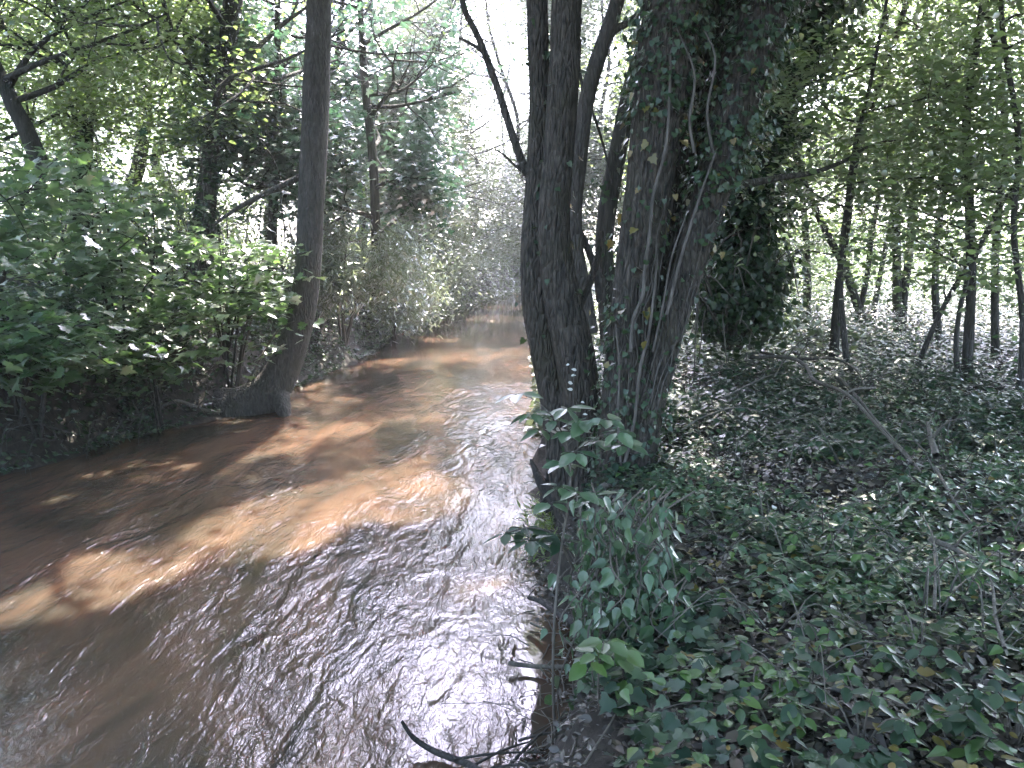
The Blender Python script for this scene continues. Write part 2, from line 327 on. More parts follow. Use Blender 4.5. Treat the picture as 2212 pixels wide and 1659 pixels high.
def watermat():
    m, t = newmat("muddy_water"); L = t.links.new
    tc = node(t, "ShaderNodeTexCoord")
    def noise(scale, sx, sy, detail, rot=-20, dist=0, rough=.5):
        mp = node(t, "ShaderNodeMapping"); mp.inputs["Scale"].default_value = (sx, sy, 1); mp.inputs["Rotation"].default_value = (0, 0, R(rot)); L(tc.outputs["Object"], mp.inputs[0])
        n = node(t, "ShaderNodeTexNoise"); n.inputs["Scale"].default_value = scale; n.inputs["Detail"].default_value = detail; n.inputs["Distortion"].default_value = dist; n.inputs["Roughness"].default_value = rough
        L(mp.outputs[0], n.inputs["Vector"]); return n
    a = noise(11, 1, .42, 4, -32, 1.6, .55); b2 = noise(3.6, 1, .4, 2, -28, 1.2); c = noise(30, 1, .55, 2, -20, 1.0)
    s1 = node(t, "ShaderNodeMath", operation='MULTIPLY_ADD'); s1.inputs[1].default_value = 3.2; L(b2.outputs["Fac"], s1.inputs[0]); L(a.outputs["Fac"], s1.inputs[2])
    s2 = node(t, "ShaderNodeMath", operation='MULTIPLY_ADD'); s2.inputs[1].default_value = .32; L(c.outputs["Fac"], s2.inputs[0]); L(s1.outputs[0], s2.inputs[2])
    # where the current is rougher: near water, calmer far off and in the backwater beside the bank
    sx = node(t, "ShaderNodeSeparateXYZ"); L(tc.outputs["Object"], sx.inputs[0])
    near = node(t, "ShaderNodeMapRange"); near.inputs[1].default_value = 4; near.inputs[2].default_value = 22; near.inputs[3].default_value = 1.0; near.inputs[4].default_value = .05; L(sx.outputs[1], near.inputs[0])
    mod = noise(.9, 1, .3, 3, -32, 1.2); mm = node(t, "ShaderNodeMapRange"); mm.inputs[1].default_value = .38; mm.inputs[2].default_value = .62; mm.inputs[3].default_value = .3; mm.inputs[4].default_value = 1.3; L(mod.outputs["Fac"], mm.inputs[0])
    ms = node(t, "ShaderNodeMath", operation='MULTIPLY'); L(near.outputs[0], ms.inputs[0]); L(mm.outputs[0], ms.inputs[1])
    calm = node(t, "ShaderNodeMapRange"); calm.inputs[1].default_value = .0; calm.inputs[2].default_value = .1; calm.inputs[3].default_value = 1; calm.inputs[4].default_value = .06; L(sx.outputs[0], calm.inputs[0])
    cy = node(t, "ShaderNodeMapRange"); cy.inputs[1].default_value = 4.6; cy.inputs[2].default_value = 5.4; cy.inputs[3].default_value = 0; cy.inputs[4].default_value = 1; L(sx.outputs[1], cy.inputs[0])
    cm = node(t, "ShaderNodeMath", operation='MAXIMUM'); L(calm.outputs[0], cm.inputs[0]); L(cy.outputs[0], cm.inputs[1])
    ms2 = node(t, "ShaderNodeMath", operation='MULTIPLY'); L(ms.outputs[0], ms2.inputs[0]); L(cm.outputs[0], ms2.inputs[1])
    bp = node(t, "ShaderNodeBump"); bp.inputs["Distance"].default_value = .0155; L(s2.outputs[0], bp.inputs["Height"]); L(ms2.outputs[0], bp.inputs["Strength"])
    silt = noise(1.3, 1, .4, 3, -20, 1.0)
    cr = node(t, "ShaderNodeValToRGB"); e = cr.color_ramp.elements; e[0].position = .35; e[0].color = (.042, .034, .026, 1); e[1].position = .7; e[1].color = (.135, .081, .053, 1); L(silt.outputs["Fac"], cr.inputs[0])
    b = node(t, "ShaderNodeBsdfPrincipled"); b.inputs["Roughness"].default_value = .04; b.inputs["IOR"].default_value = 1.33
    L(cr.outputs[0], b.inputs["Base Color"]); L(bp.outputs[0], b.inputs["Normal"])
    b.inputs["Specular IOR Level"].default_value = 1.0
    b.inputs["Subsurface Weight"].default_value = 1.0; b.inputs["Subsurface Radius"].default_value = (1, .6, .4); b.inputs["Subsurface Scale"].default_value = .3
    b.subsurface_method = 'BURLEY'
    o = node(t, "ShaderNodeOutputMaterial"); L(b.outputs[0], o.inputs[0]); return m

# ------------------------------------------------------------------ ground and water
u = np.linspace(-1, 1, 420); gx = np.sinh(u*5.2)/np.sinh(5.2)*420+0.4
v_ = np.linspace(-.42, 1, 420); gy = np.sinh(v_*5.0)/np.sinh(5.0)*520+6*np.clip(v_, -1, 1)*0+4
GX, GY = np.meshgrid(gx, gy)
gz = H(GX, GY)
gv = np.stack([GX.ravel(), GY.ravel(), gz.ravel()], 1)
ii = (np.arange(419)[:, None]*420+np.arange(419)[None, :]).ravel()
gf = np.stack([ii, ii+1, ii+421, ii+420], 1)
tag(build("ground", gv, gf, groundmat(), None, True), "dark soil banks of the river with a sunlit meadow beyond", None, None, 'structure')
wy = np.concatenate([np.linspace(-14, 30, 90), np.linspace(31, 88, 60)])
wv = []
for y in wy:
    l, r = XL(y)-.7, XR(y)+.5
    for k in range(9): wv.append((l+(r-l)*k/8, y, 0))
wi = (np.arange(len(wy)-1)[:, None]*9+np.arange(8)[None, :]).ravel()
tag(build("river", wv, np.stack([wi, wi+1, wi+10, wi+9], 1), watermat(), None, True), "brown muddy river with rippled surface", None, None, 'structure')

# ------------------------------------------------------------------ tree building
def limb(rng, wood, tips, start, d, L, r, depth, seg=5, curve=.25, rise=.25, nsub=4, tipn=3):
    """one limb with sub-limbs; tips collects (pos, dir, spread)"""
    n = 5; pts = [np.array(start, float)]; dd = np.array(d, float)/np.linalg.norm(d)
    for i in range(n-1):
        dd = dd+rng.normal(0, curve, 3)*[1, 1, .6]+np.array([0, 0, rise*.3]); dd /= np.linalg.norm(dd)
        pts.append(pts[-1]+dd*L/(n-1))
    pts = np.array(pts)
    wood.add(*tube(pts, [r, r*.65, r*.25], n=9 if depth else 7, seg=seg if depth > 0 else 4))
    c = catmull(pts, 20)
    if depth > 0:
        for k in range(nsub):
            t = rng.uniform(.25, .98); i = int(t*19)
            ax = c[min(19, i+1)]-c[i-1]; ax /= np.linalg.norm(ax)
            side = rng.normal(0, 1, 3)*[1, 1, .45]; side -= ax*(side@ax); side /= np.linalg.norm(side)
            limb(rng, wood, tips, c[i], ax*.6+side*.9, L*rng.uniform(.35, .6), r*.42, depth-1, seg, curve, rise*.5, max(2, nsub-1), tipn)
    for k in range(tipn):
        i = int(rng.uniform(.45 if depth else .2, 1)*19)
        tips.append((c[i], c[19]-c[10]))
def crown_leaves(rng, tips, tpl, n, spread, size, nj=.4, flat=.4, zmin=-.5, zmax=.25, huebase=None, lean=(0, 0, 1), **kp):
    if not tips: return np.zeros((0, 3)), np.zeros((0, 3), int), np.zeros(0)
    c = np.array([t[0] for t in tips]); K = len(c)
    hb = np.repeat(rng.uniform(.0, .7, K), n)
    p = np.repeat(c, n, 0)+rng.normal(0, 1, (K*n, 3))*np.array([spread, spread, spread*flat])
    k = keep(p, rng, **kp)
    p = p[k]; hb = hb[k]; m = len(p)
    return leaves(tpl, p, rdir(rng, m, zmin, zmax), rnrm(rng, m, nj, lean), size*rng.uniform(.6, 1.15, m), np.clip(hb+rng.uniform(-.1, .4, m), 0, 1))

def cloud(rng, c, rad, n, size, tpl, K=None, sp=.42, flat=.35, nj=.5, zcut=False, zr=(-.6, .3), **kp):
    """leaf clumps spread through an ellipsoid"""
    c = np.array(c, float); rad = np.array(rad, float); K = K or max(20, n//70)
    d = rng.normal(0, 1, (K, 3)); d /= np.linalg.norm(d, axis=1)[:, None]
    cc = c+d*rad*(rng.random(K)**.42)[:, None]
    cc += .35*rad*np.stack([vn(cc[:, 1], cc[:, 2], 1), vn(cc[:, 0], cc[:, 2], 2), vn(cc[:, 0], cc[:, 1], 3)], 1)*.5
    i = rng.integers(0, K, n); s = sp*rng.uniform(.5, 1.5, K)
    p = cc[i]+rng.normal(0, 1, (n, 3))*s[i][:, None]*[1, 1, flat]
    hb = rng.uniform(0, .65, K)[i]
    k = keep(p, rng, **kp)
    if zcut: k &= p[:, 2] > 2.9+.30*p[:, 1]
    k &= p[:, 2] > .3
    p = p[k]; hb = hb[k]; m = len(p)
    return leaves(tpl, p, rdir(rng, m, *zr), rnrm(rng, m, nj), size*rng.uniform(.6, 1.15, m), np.clip(hb+rng.uniform(-.1, .4, m), 0, 1))

def ivy_on(rng, pts, rad, n, size=.07, off=.06, t0=0, t1=1, tpl=IVY, side=None):
    """ivy leaves round a stem"""
    c = catmull(pts, 80); r = np.interp(np.linspace(0, 1, 80), np.linspace(0, 1, len(rad)), rad)
    t = rng.uniform(t0, t1, n)
    # clumps
    cl = rng.uniform(t0, t1, 24); pick = rng.random(n) < .6
    t = np.where(pick, np.clip(cl[rng.integers(0, 24, n)]+rng.normal(0, .02, n), t0, t1), t)
    i = (t*79).astype(int)
    th = rng.uniform(0, 2*np.pi, n) if side is None else rng.normal(side[0], side[1], n)
    out = np.stack([np.cos(th), np.sin(th), np.zeros(n)], 1)
    p = c[i]+out*(r[i]+np.abs(rng.normal(.01, off, n)))[:, None]+rng.normal(0, .02, (n, 3))
    dv = out*.5+np.array([0, 0, -.8])+rng.normal(0, .45, (n, 3))
    nv = out*.8+np.array([0, 0, .75])+rng.normal(0, .4, (n, 3))
    return leaves(tpl, p, dv, nv, size*rng.uniform(.5, 1.2, n), rng.random(n))

def basept(p):
    return (p[0], p[1], float(max(H(p[0], p[1]), 0)))

class Limbs:        # every bough added is a mesh of its own
    def __init__(s, root, bark): s.root, s.bark = root, bark
    def add(s, v, f): g = Geo(); g.add(v, f); g.obj("branch", s.bark, s.root, True)
DENS = 1.0
def make_tree(name, label, cat, stems, bark, leafm, tpl, seed, limbs=8, L=3.0, lr=.06, t0=.45, depth=2, n=14, spread=.45, size=.12, tilt=(.1, .7), side=None,
              group=None, seg=12, ridges=0, rough=.04, nsub=4, tipn=3, ivy=0, ivysize=.07, extra=None, zcut=False, stemn=40, flat=.4, nj=.4, crownkw=None, ivy_off=.06, ivy_t=(0, 1), clouds=(), limbs_from=None):
    rng = np.random.default_rng(seed)
    b = stems[0][0][0]
    root = thing(name, basept(b), label, cat, group)
    tips = []
    for k, (pts, rad) in enumerate(stems):
        g = Geo(); g.add(*tube(pts, rad, n=stemn, seg=seg, rough=rough, ridges=ridges, seed=seed+k)); g.obj("trunk", bark, root, True)
        c = catmull(pts, 60); rr = np.interp(np.linspace(0, 1, 60), np.linspace(0, 1, len(rad)), rad)
        if limbs_from is not None and k not in limbs_from: continue
        for j in range(limbs):
            i = int((t0+(1-t0)*(j+rng.random())/limbs)*59)
            az = rng.uniform(0, 2*np.pi) if side is None else rng.normal(side[0], side[1])
            d = np.array([math.cos(az), math.sin(az), rng.uniform(*tilt)])
            bg_ = Geo(); tt = []; limb(rng, bg_, tt, c[i], d, L*rng.uniform(.6, 1.15), min(lr, rr[i]*.6), depth, nsub=nsub, tipn=tipn)
            if zcut and min(min(v_[:, 2]-2.75-.30*v_[:, 1]) for v_ in bg_.v) < 0: continue
            tips += tt; bg_.obj("branch", bark, root, True)
    if extra: extra(rng, root, Limbs(root, bark), tips)
    if zcut:
        tips = [t for t in tips if t[0][2] > 2.9+.30*t[0][1]]
    if leafm is not None and (tips or clouds):
        cg = Geo()
        for cl in clouds: cg.add(*cloud(rng, cl[0], cl[1], int(cl[2]*DENS), size, tpl if len(cl) < 4 else cl[3], zcut=zcut))
        v, f, h = crown_leaves(rng, tips, tpl, n, spread, size, nj=nj, flat=flat, **(crownkw or {})); cg.add(v, f, h)
        if cg.v: cg.obj("crown", leafm, root)
    if ivy:
        ig = Geo()
        for pts, rad in stems: ig.add(*ivy_on(rng, pts, rad, ivy, ivysize, ivy_off, ivy_t[0], ivy_t[1]))
        ig.obj("ivy", M['ivy'], root)
    return root
def PX(*a):   # list of (px,py,Y) -> world points
    return np.array([P(*q) for q in a])

# --- 1 leaning trunk on the left bank, rising straight out of the water
A = PX((478, 900, 11.6), (535, 880, 11.65), (588, 838, 11.7), (622, 775, 11.8), (648, 690, 11.8), (663, 590, 11.8), (672, 450, 11.8), (679, 300, 11.8), (684, 150, 11.8), (689, 0, 11.8))
A = np.vstack([A, A[-1]+[.1, 0, 3], A[-1]+[.3, .2, 7]])
def extraA(rng, root, wood, tips):
    v, f = tube(PX((652, 380, 11.8), (600, 405, 11.6), (530, 440, 11.4), (490, 465, 11.3), (460, 488, 11.2)), [.05, .035, .02], seg=7); wood.add(v, f)
    wood.add(*tube(PX((560, 870, 11.7), (520, 872, 11.65), (485, 880, 11.8), (440, 900, 12.1)), [.24, .2, .16, .1], seg=10, rough=.12))
    wood.add(*tube(PX((590, 860, 11.8), (550, 885, 11.5), (480, 895, 11.4), (400, 905, 11.5)), [.2, .16, .1, .04], seg=9, rough=.12))
    wood.add(*tube(PX((580, 800, 11.9), (600, 850, 11.6), (612, 885, 11.4), (620, 915, 11.3)), [.14, .16, .12, .04], seg=9, rough=.1))
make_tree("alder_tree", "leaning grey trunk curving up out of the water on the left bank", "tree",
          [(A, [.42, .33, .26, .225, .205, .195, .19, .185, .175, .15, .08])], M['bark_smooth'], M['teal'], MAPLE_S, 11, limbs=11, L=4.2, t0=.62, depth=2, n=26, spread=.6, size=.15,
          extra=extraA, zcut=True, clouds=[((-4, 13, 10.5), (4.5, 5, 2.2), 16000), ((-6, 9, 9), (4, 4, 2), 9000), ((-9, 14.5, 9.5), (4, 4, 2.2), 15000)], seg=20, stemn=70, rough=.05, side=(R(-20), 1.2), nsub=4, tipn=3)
# --- 2 twin trunks in the middle
YB = 6.25
B1 = PX((1262, 1230, 6.1), (1238, 1100, 6.15), (1215, 980, 6.2), (1200, 870, YB), (1180, 760, YB), (1160, 660, YB), (1154, 550, YB), (1156, 450, YB+.05), (1163, 330, YB+.05), (1166, 200, YB+.1), (1162, 100, YB+.1), (1160, 0, YB+.1))
B1 = np.vstack([B1, B1[-1]+[-.1, .1, 2.5], B1[-1]+[-.5, .5, 6]])
B2 = PX((1285, 1235, 6.1), (1272, 1100, 6.1), (1262, 980, 6.1), (1255, 870, 6.12), (1240, 760, 6.12), (1218, 660, 6.12), (1200, 550, 6.12), (1197, 450, 6.12), (1207, 330, 6.15), (1216, 200, 6.15), (1222, 100, 6.2), (1224, 0, 6.2))
B2 = np.vstack([B2, B2[-1]+[.1, .1, 2.5], B2[-1]+[.4, .8, 6.5]])
def extraB(rng, root, wood, tips):
    wood.add(*tube(PX((1146, 385, 6.3), (1128, 350, 6.35), (1105, 285, 6.4), (1075, 190, 6.5), (1047, 115, 6.5), (1028, 70, 6.5), (1003, 20, 6.5), (990, -40, 6.5), (940, -180, 6.6)), [.036, .03, .026, .02], seg=8, n=40, rough=.06))
    wood.add(*tube(PX((1048, 118, 6.5), (1030, 102, 6.5), (1005, 88, 6.55), (990, 82, 6.55)), [.02, .014, .008], seg=6))
    wood.add(*tube(PX((1143, 382, 6.3), (1110, 355, 6.3), (1085, 332, 6.3), (1068, 322, 6.3)), [.016, .01, .004], seg=6))
    wood.add(*tube(PX((1230, 700, 6.2), (1262, 640, 6.25), (1290, 560, 6.35), (1300, 500, 6.4)), [.03, .03, .02], seg=8, n=24))
    for a in range(7):
        th = R(200+a*35); s = PX((1262, 1180, 6.1))[0]
        wood.add(*tube([s+[0, 0, .2], s+[.16*math.cos(th), .16*math.sin(th), -.05], s+[.34*math.cos(th), .34*math.sin(th), -.4], s+[.5*math.cos(th), .5*math.sin(th), -.75]], [.10, .075, .05, .02], seg=8, rough=.1))
twin = make_tree("alder_tree", "twin dark ridged trunks rising side by side from the right water edge", "tree",
          [(B1, [.19, .16, .135, .12, .125, .115, .105, .09, .085, .08, .08, .08, .06, .03]), (B2, [.22, .19, .17, .155, .155, .145, .125, .12, .115, .115, .115, .11, .08, .04])],
          M['bark'], M['teal'], MAPLE_S, 21, limbs=6, L=3.6, t0=.72, depth=2, n=22, spread=.55, size=.13, extra=extraB, zcut=True, clouds=[((-.5, 9, 9), (3, 4, 2), 6000), ((1.5, 12, 10), (3.5, 4, 2), 12000), ((0, 17, 11.5), (4, 4, 2), 14000)], seg=72, stemn=240, ridges=21, rough=.018, ivy=70, ivysize=.06, ivy_off=.03)
# --- 3 slim tree behind the twin trunks
C1 = PX((1268, 720, 8.2), (1255, 620, 8.2), (1242, 540, 8.2), (1240, 450, 8.2), (1250, 350, 8.2), (1265, 230, 8.2), (1288, 140, 8.2), (1312, 70, 8.2), (1337, -10, 8.2), (1375, -160, 8.2), (1400, -500, 8.2))
def extraC(rng, root, wood, tips):
    wood.add(*tube(PX((1306, 85, 8.2), (1330, 62, 8.2), (1352, 52, 8.2), (1385, 25, 8.2), (1420, -20, 8.2)), [.05, .035, .03], seg=8))
    wood.add(*tube(PX((1262, 220, 8.2), (1255, 170, 8.2), (1248, 110, 8.2), (1256, 40, 8.2)), [.02, .015, .012], seg=6))
    wood.add(*tube(PX((1268, 215, 8.2), (1290, 270, 8.3), (1310, 340, 8.4), (1322, 400, 8.5)), [.018, .014, .01], seg=6))
    wood.add(*tube(PX((1240, 470, 8.2), (1262, 520, 8.3), (1290, 590, 8.35), (1300, 650, 8.4)), [.02, .04, .06], seg=8))
make_tree("alder_tree", "slim pale trunk behind the twin trunks, bending right and forking near the top", "tree",
          [(C1, [.12, .10, .09, .085, .085, .08, .08, .075, .07, .05, .02])], M['bark_smooth'], M['hazel'], DIA, 31, limbs=7, L=3.0, t0=.8, depth=1, n=60, spread=.6, size=.12, extra=extraC, zcut=True, clouds=[((2.5, 17, 11.5), (3.5, 4, 2.2), 12000)], stemn=60)
D1 = PX((1322, 760, 8.6), (1312, 620, 8.6), (1305, 540, 8.6), (1312, 450, 8.6), (1332, 340, 8.6), (1350, 250, 8.6), (1368, 170, 8.6), (1395, 80, 8.6), (1430, -60, 8.6), (1450, -500, 8.6))
make_tree("alder_tree", "slim dark stem half hidden behind the left side of the ivy covered trunk", "tree",
          [(D1, [.13, .11, .10, .10, .095, .09, .08, .07, .05, .02])], M['bark_dark'], M['hazel'], DIA, 32, limbs=6, L=3, t0=.8, depth=1, n=60, spread=.6, size=.12, zcut=True, ivy=260, ivy_off=.06)
# --- 4 the ivy covered tree, two stems from one base
YE = 5.75
E1 = PX((1345, 1150, 5.7), (1345, 1030, YE), (1350, 900, YE), (1358, 780, YE), (1370, 650, YE), (1385, 520, YE), (1402, 400, YE), (1420, 260, YE), (1440, 120, YE), (1458, 0, YE), (1470, -250, YE), (1490, -900, YE+.5), (1500, -1500, YE+1))
E2 = PX((1360, 1120, 5.65), (1372, 1020, YE-.1), (1398, 900, YE-.1), (1430, 780, YE-.1), (1462, 660, YE-.05), (1498, 540, YE), (1535, 420, YE), (1568, 300, YE+.05), (1600, 170, YE+.1), (1640, 40, YE+.15), (1680, -120, YE+.2), (1800, -700, YE+.6), (1900, -1300, YE+1))
E3 = PX((1385, 900, 5.95), (1425, 700, 6.0), (1460, 500, 6.05), (1500, 300, 6.1), (1535, 130, 6.1), (1560, 0, 6.15), (1600, -250, 6.3), (1680, -900, 6.8))
def extraE(rng, root, wood, tips):
    # climbing vine stems on the bark
    g = Geo()
    for pts, r in ((((1448, 120), (1446, 220), (1438, 320), (1412, 420), (1404, 500), (1392, 590), (1388, 640), (1368, 690), (1362, 760)), .013), (((1420, 560), (1412, 640), (1402, 720), (1382, 800), (1372, 900), (1350, 1000)), .012),
                   (((1462, 60), (1500, 160), (1490, 260), (1500, 330)), .01), (((1330, 700), (1338, 800), (1335, 900), (1342, 1010)), .009), (((1545, 330), (1510, 430), (1470, 560), (1440, 680)), .011),
                   (((1480, 470), (1450, 560), (1432, 660), (1410, 760)), .008), (((1520, 60), (1545, 130), (1528, 240), (1540, 330)), .009)):
        q = [P(x, y, 5.52) for x, y in pts]
        g.add(*tube(q, [r*.7, r, r*1.1], n=len(pts)*5, seg=7, rough=.12, seed=x if False else 1))
    for E_, r_ in ((E1, .17), (E2, .13), (E3, .14)):
        ce = catmull(E_, 90)
        for k in range(16):
            a = rng.uniform(3.3, 6.1); i0 = int(rng.uniform(2, 30)); i1 = i0+int(rng.uniform(8, 26)); idx = np.arange(i0, min(i1, 62), 2); th_ = a+np.cumsum(rng.normal(0, .13, len(idx)))
            rr_ = np.interp(idx, [0, 12, 25, 40, 55, 90], {.17: [.24, .17, .165, .17, .2, .2], .13: [.18, .105, .105, .12, .19, .2], .14: [.15, .14, .14, .15, .17, .1]}[r_])*1.02
            if len(idx) > 3: g.add(*tube(ce[idx]+np.stack([np.cos(th_)*rr_, np.sin(th_)*rr_, 0*rr_], 1), [rng.uniform(.003, .009), .003], n=len(idx)*3, seg=5, rough=.15, seed=k))
    g.obj("vine", M['vine'], root, True)
    rg = Geo()
    for a in range(8):
        th = R(150+a*32); s = PX((1350, 1110, 5.75))[0]
        rg.add(*tube([s+[0, 0, .3], s+[.2*math.cos(th), .2*math.sin(th), .05], s+[.42*math.cos(th), .42*math.sin(th), -.25], s+[.6*math.cos(th), .6*math.sin(th), -.6]], [.12, .09, .055, .02], seg=9, rough=.1))
    rg.obj("roots", M['bark_dark'], root, True)
    wood.add(*tube(PX((1535, 410, 5.9), (1590, 400, 6.3), (1680, 385, 6.8), (1760, 372, 7.2), (1830, 345, 7.6), (1880, 315, 8.0), (1950, 300, 8.4)), [.04, .032, .026, .02, .014, .006], n=36, seg=8, rough=.1))
    wood.add(*tube(PX((1640, 40, 5.9), (1700, 20, 6.2), (1780, -20, 6.6), (1900, -120, 7)), [.05, .03, .015], n=20, seg=8))
ivt = make_tree("ivy_tree", "big ivy covered tree with two leaning stems right of the twin trunks", "tree",
          [(E1, [.26, .20, .18, .165, .16, .16, .165, .18, .2, .21, .19, .14, .07]), (E2, [.22, .15, .11, .10, .105, .115, .13, .15, .17, .18, .15, .12, .07]), (E3, [.16, .14, .13, .14, .16, .17, .15, .06])],
          M['bark'], M['hazel'], OVALB, 41, limbs=10, L=4.0, t0=.76, depth=2, n=24, spread=.6, size=.11, extra=extraE, zcut=True, clouds=[((4, 10, 9), (4.5, 5, 2.3), 14000), ((2.5, 5, 8), (3, 4, 1.6), 5000)], seg=60, stemn=200, ridges=17, rough=.035, ivy=1000, ivysize=.045, ivy_off=.03, side=(R(20), 1.3))
rng = np.random.default_rng(5)
g = Geo()
g.add(*ivy_on(rng, E2[6:11], [.14, .16, .18, .17], 1900, .05, .08)); g.add(*ivy_on(rng, E1[7:11], [.16, .17, .18], 1700, .05, .07)); g.add(*ivy_on(rng, E1[0:5], [.22, .18, .17], 900, .042, .05))
g.obj("ivy", M['ivy'], ivt)
g = Geo(); g.add(*ivy_on(rng, E1[3:11], [.17, .17, .18, .2], 90, .07, .06)); g.add(*ivy_on(rng, E2[5:10], [.14, .17], 30, .06, .06)); o = g.obj("ivy_leaves", M['ivyold'], ivt); o['label'] = "yellowing ivy leaves on the trunk"
# --- 5 leaning dark tree smothered in ivy
G1 = PX((1590, 690, 9.5), (1600, 600, 9.5), (1612, 480, 9.5), (1625, 360, 9.4), (1650, 240, 9.3), (1690, 120, 9.2), (1735, 0, 9.1), (1790, -150, 9), (1900, -600, 9.2))
make_tree("ivy_tree", "dark leaning tree smothered in ivy behind the big two-stemmed ivy tree", "tree",
          [(G1, [.34, .30, .28, .3, .33, .35, .35, .25, .1])], M['bark_dark'], M['hazel'], DIA, 51, limbs=8, L=3.6, t0=.75, depth=2, n=26, spread=.6, size=.12, zcut=True, clouds=[((5.5, 11, 9), (4, 4, 2), 10000)], ivy=9000, ivysize=.085, ivy_off=.2, side=(R(10), 1.2))

# --- 6 trees on the left bank behind
def slanted(px0, px1, py0, Y, r0, top=10, lean=.5):
    a = P(px0, py0, Y); b = P(px1, 0, Y); a[2] = min(a[2], float(H(a[0], a[1]))+.1)
    q = np.random.default_rng(int(abs(px0)+py0+Y*7)); pts = [a*(1-t)+b*t+[q.normal(0, .012*Y)*(0 < t < 1), 0, 0] for t in (0, .2, .4, .6, .8, 1)]+[b+[lean*.5, 0, top*.5], b+[lean, 0, top]]
    return [(np.array(pts), [r0*1.2, r0*.9, r0*.75, r0*.5, r0*.15])]
F1 = PX((432, 600, 15), (440, 480, 15), (448, 400, 15), (465, 300, 15), (482, 200, 15), (492, 100, 15), (503, 0, 15), (515, -150, 15), (530, -700, 15))
make_tree("ash_tree", "ivy wrapped trunk leaning right, left of the leaning trunk by the water", "tree",
          [(F1, [.24, .2, .18, .16, .16, .16, .17, .14, .06])], M['bark_smooth'], M['lime'], OVALB, 61, limbs=12, L=4.2, t0=.42, depth=2, n=8, spread=.6, size=.12, clouds=[(P(430, 60, 15), (2.6, 2.5, 2.2), 9000), (P(330, 250, 16), (2, 2, 1.6), 6000)], ivy=1300, ivysize=.08, ivy_off=.05, ivy_t=(0, .45))
F2 = PX((172, 560, 17), (178, 400, 17), (184, 220, 17), (196, 100, 17), (203, 0, 17), (215, -200, 17), (235, -700, 17))
make_tree("ash_tree", "ivy wrapped upright trunk near the top left corner", "tree",
          [(F2, [.22, .2, .18, .17, .17, .14, .06])], M['bark_dark'], M['lime'], OVALB, 62, limbs=14, L=4.5, t0=.36, depth=2, n=8, spread=.6, size=.12, clouds=[(P(120, 60, 17), (4, 2.6, 2.4), 9000), (P(220, 250, 18), (3, 2, 2), 5500)], ivy=1500, ivysize=.09, ivy_off=.06, ivy_t=(0, .6))
F3 = PX((110, 420, 14), (60, 290, 14), (30, 230, 14), (8, 180, 14), (-60, 40, 14), (-150, -200, 14))
make_tree("ash_tree", "short stub of leaning trunk at the far left edge of the picture", "tree",
          [(F3, [.16, .14, .13, .12, .1, .06])], M['bark_dark'], M['lime'], OVALB, 63, limbs=7, L=3.4, t0=.4, depth=2, n=8, spread=.55, size=.13)
left_back = [
    (300, 296, 560, 21, .2, 'lime', "straight grey trunk standing behind the maple shrubs on the left bank", 8),
    (-150, -160, 560, 16, .25, 'lime', "tree with a light green crown past the left picture edge", 8),
    (600, 640, 560, 23, .16, 'lime', "slender light green tree seen left of the leaning trunk's top", 8),
    (60, 40, 560, 26, .2, 'lime', "farthest yellow green tree behind the upper left crowns", 9),
    (380, 360, 560, 28, .2, 'lime', "distant yellow green tree between the two ivy wrapped left trunks", 9),
    (770, 800, 560, 25, .15, 'pale', "pale hazy tree on the far left bank right of the leaning trunk", 8)]
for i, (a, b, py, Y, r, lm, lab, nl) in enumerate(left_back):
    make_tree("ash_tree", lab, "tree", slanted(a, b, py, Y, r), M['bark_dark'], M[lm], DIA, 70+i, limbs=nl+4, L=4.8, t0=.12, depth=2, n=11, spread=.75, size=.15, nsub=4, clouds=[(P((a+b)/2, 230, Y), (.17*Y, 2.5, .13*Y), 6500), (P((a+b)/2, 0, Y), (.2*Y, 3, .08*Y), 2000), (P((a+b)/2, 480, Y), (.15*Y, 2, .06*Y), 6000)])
# shaded maple whose crown hangs behind the leaning trunk
T1 = PX((815, 640, 18), (812, 500, 18), (806, 350, 18), (790, 200, 18), (780, 50, 18), (770, -200, 18))
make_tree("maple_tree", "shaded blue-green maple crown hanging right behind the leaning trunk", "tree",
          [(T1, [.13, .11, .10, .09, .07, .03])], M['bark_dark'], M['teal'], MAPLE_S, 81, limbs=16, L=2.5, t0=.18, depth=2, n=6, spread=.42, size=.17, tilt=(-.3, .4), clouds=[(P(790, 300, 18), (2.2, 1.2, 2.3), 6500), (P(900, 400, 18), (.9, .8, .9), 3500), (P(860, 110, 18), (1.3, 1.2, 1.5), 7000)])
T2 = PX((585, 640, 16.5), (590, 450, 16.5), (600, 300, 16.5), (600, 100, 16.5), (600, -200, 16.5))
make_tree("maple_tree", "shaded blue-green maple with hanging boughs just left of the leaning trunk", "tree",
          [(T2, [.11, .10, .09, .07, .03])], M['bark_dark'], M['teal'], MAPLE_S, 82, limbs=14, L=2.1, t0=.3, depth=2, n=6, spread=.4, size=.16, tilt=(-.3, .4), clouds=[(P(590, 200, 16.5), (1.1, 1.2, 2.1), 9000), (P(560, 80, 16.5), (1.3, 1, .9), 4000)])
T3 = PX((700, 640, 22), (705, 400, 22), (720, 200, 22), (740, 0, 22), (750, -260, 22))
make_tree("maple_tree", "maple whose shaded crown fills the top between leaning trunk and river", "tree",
          [(T3, [.12, .11, .09, .07, .03])], M['bark_dark'], M['teal'], MAPLE_S, 83, limbs=14, L=2.8, t0=.3, depth=2, n=7, spread=.5, size=.18, tilt=(-.2, .5), clouds=[(P(760, 60, 22), (2.4, 1.6, 1.8), 12000), (P(890, 200, 23), (1.6, 1.4, 2.4), 9000)])

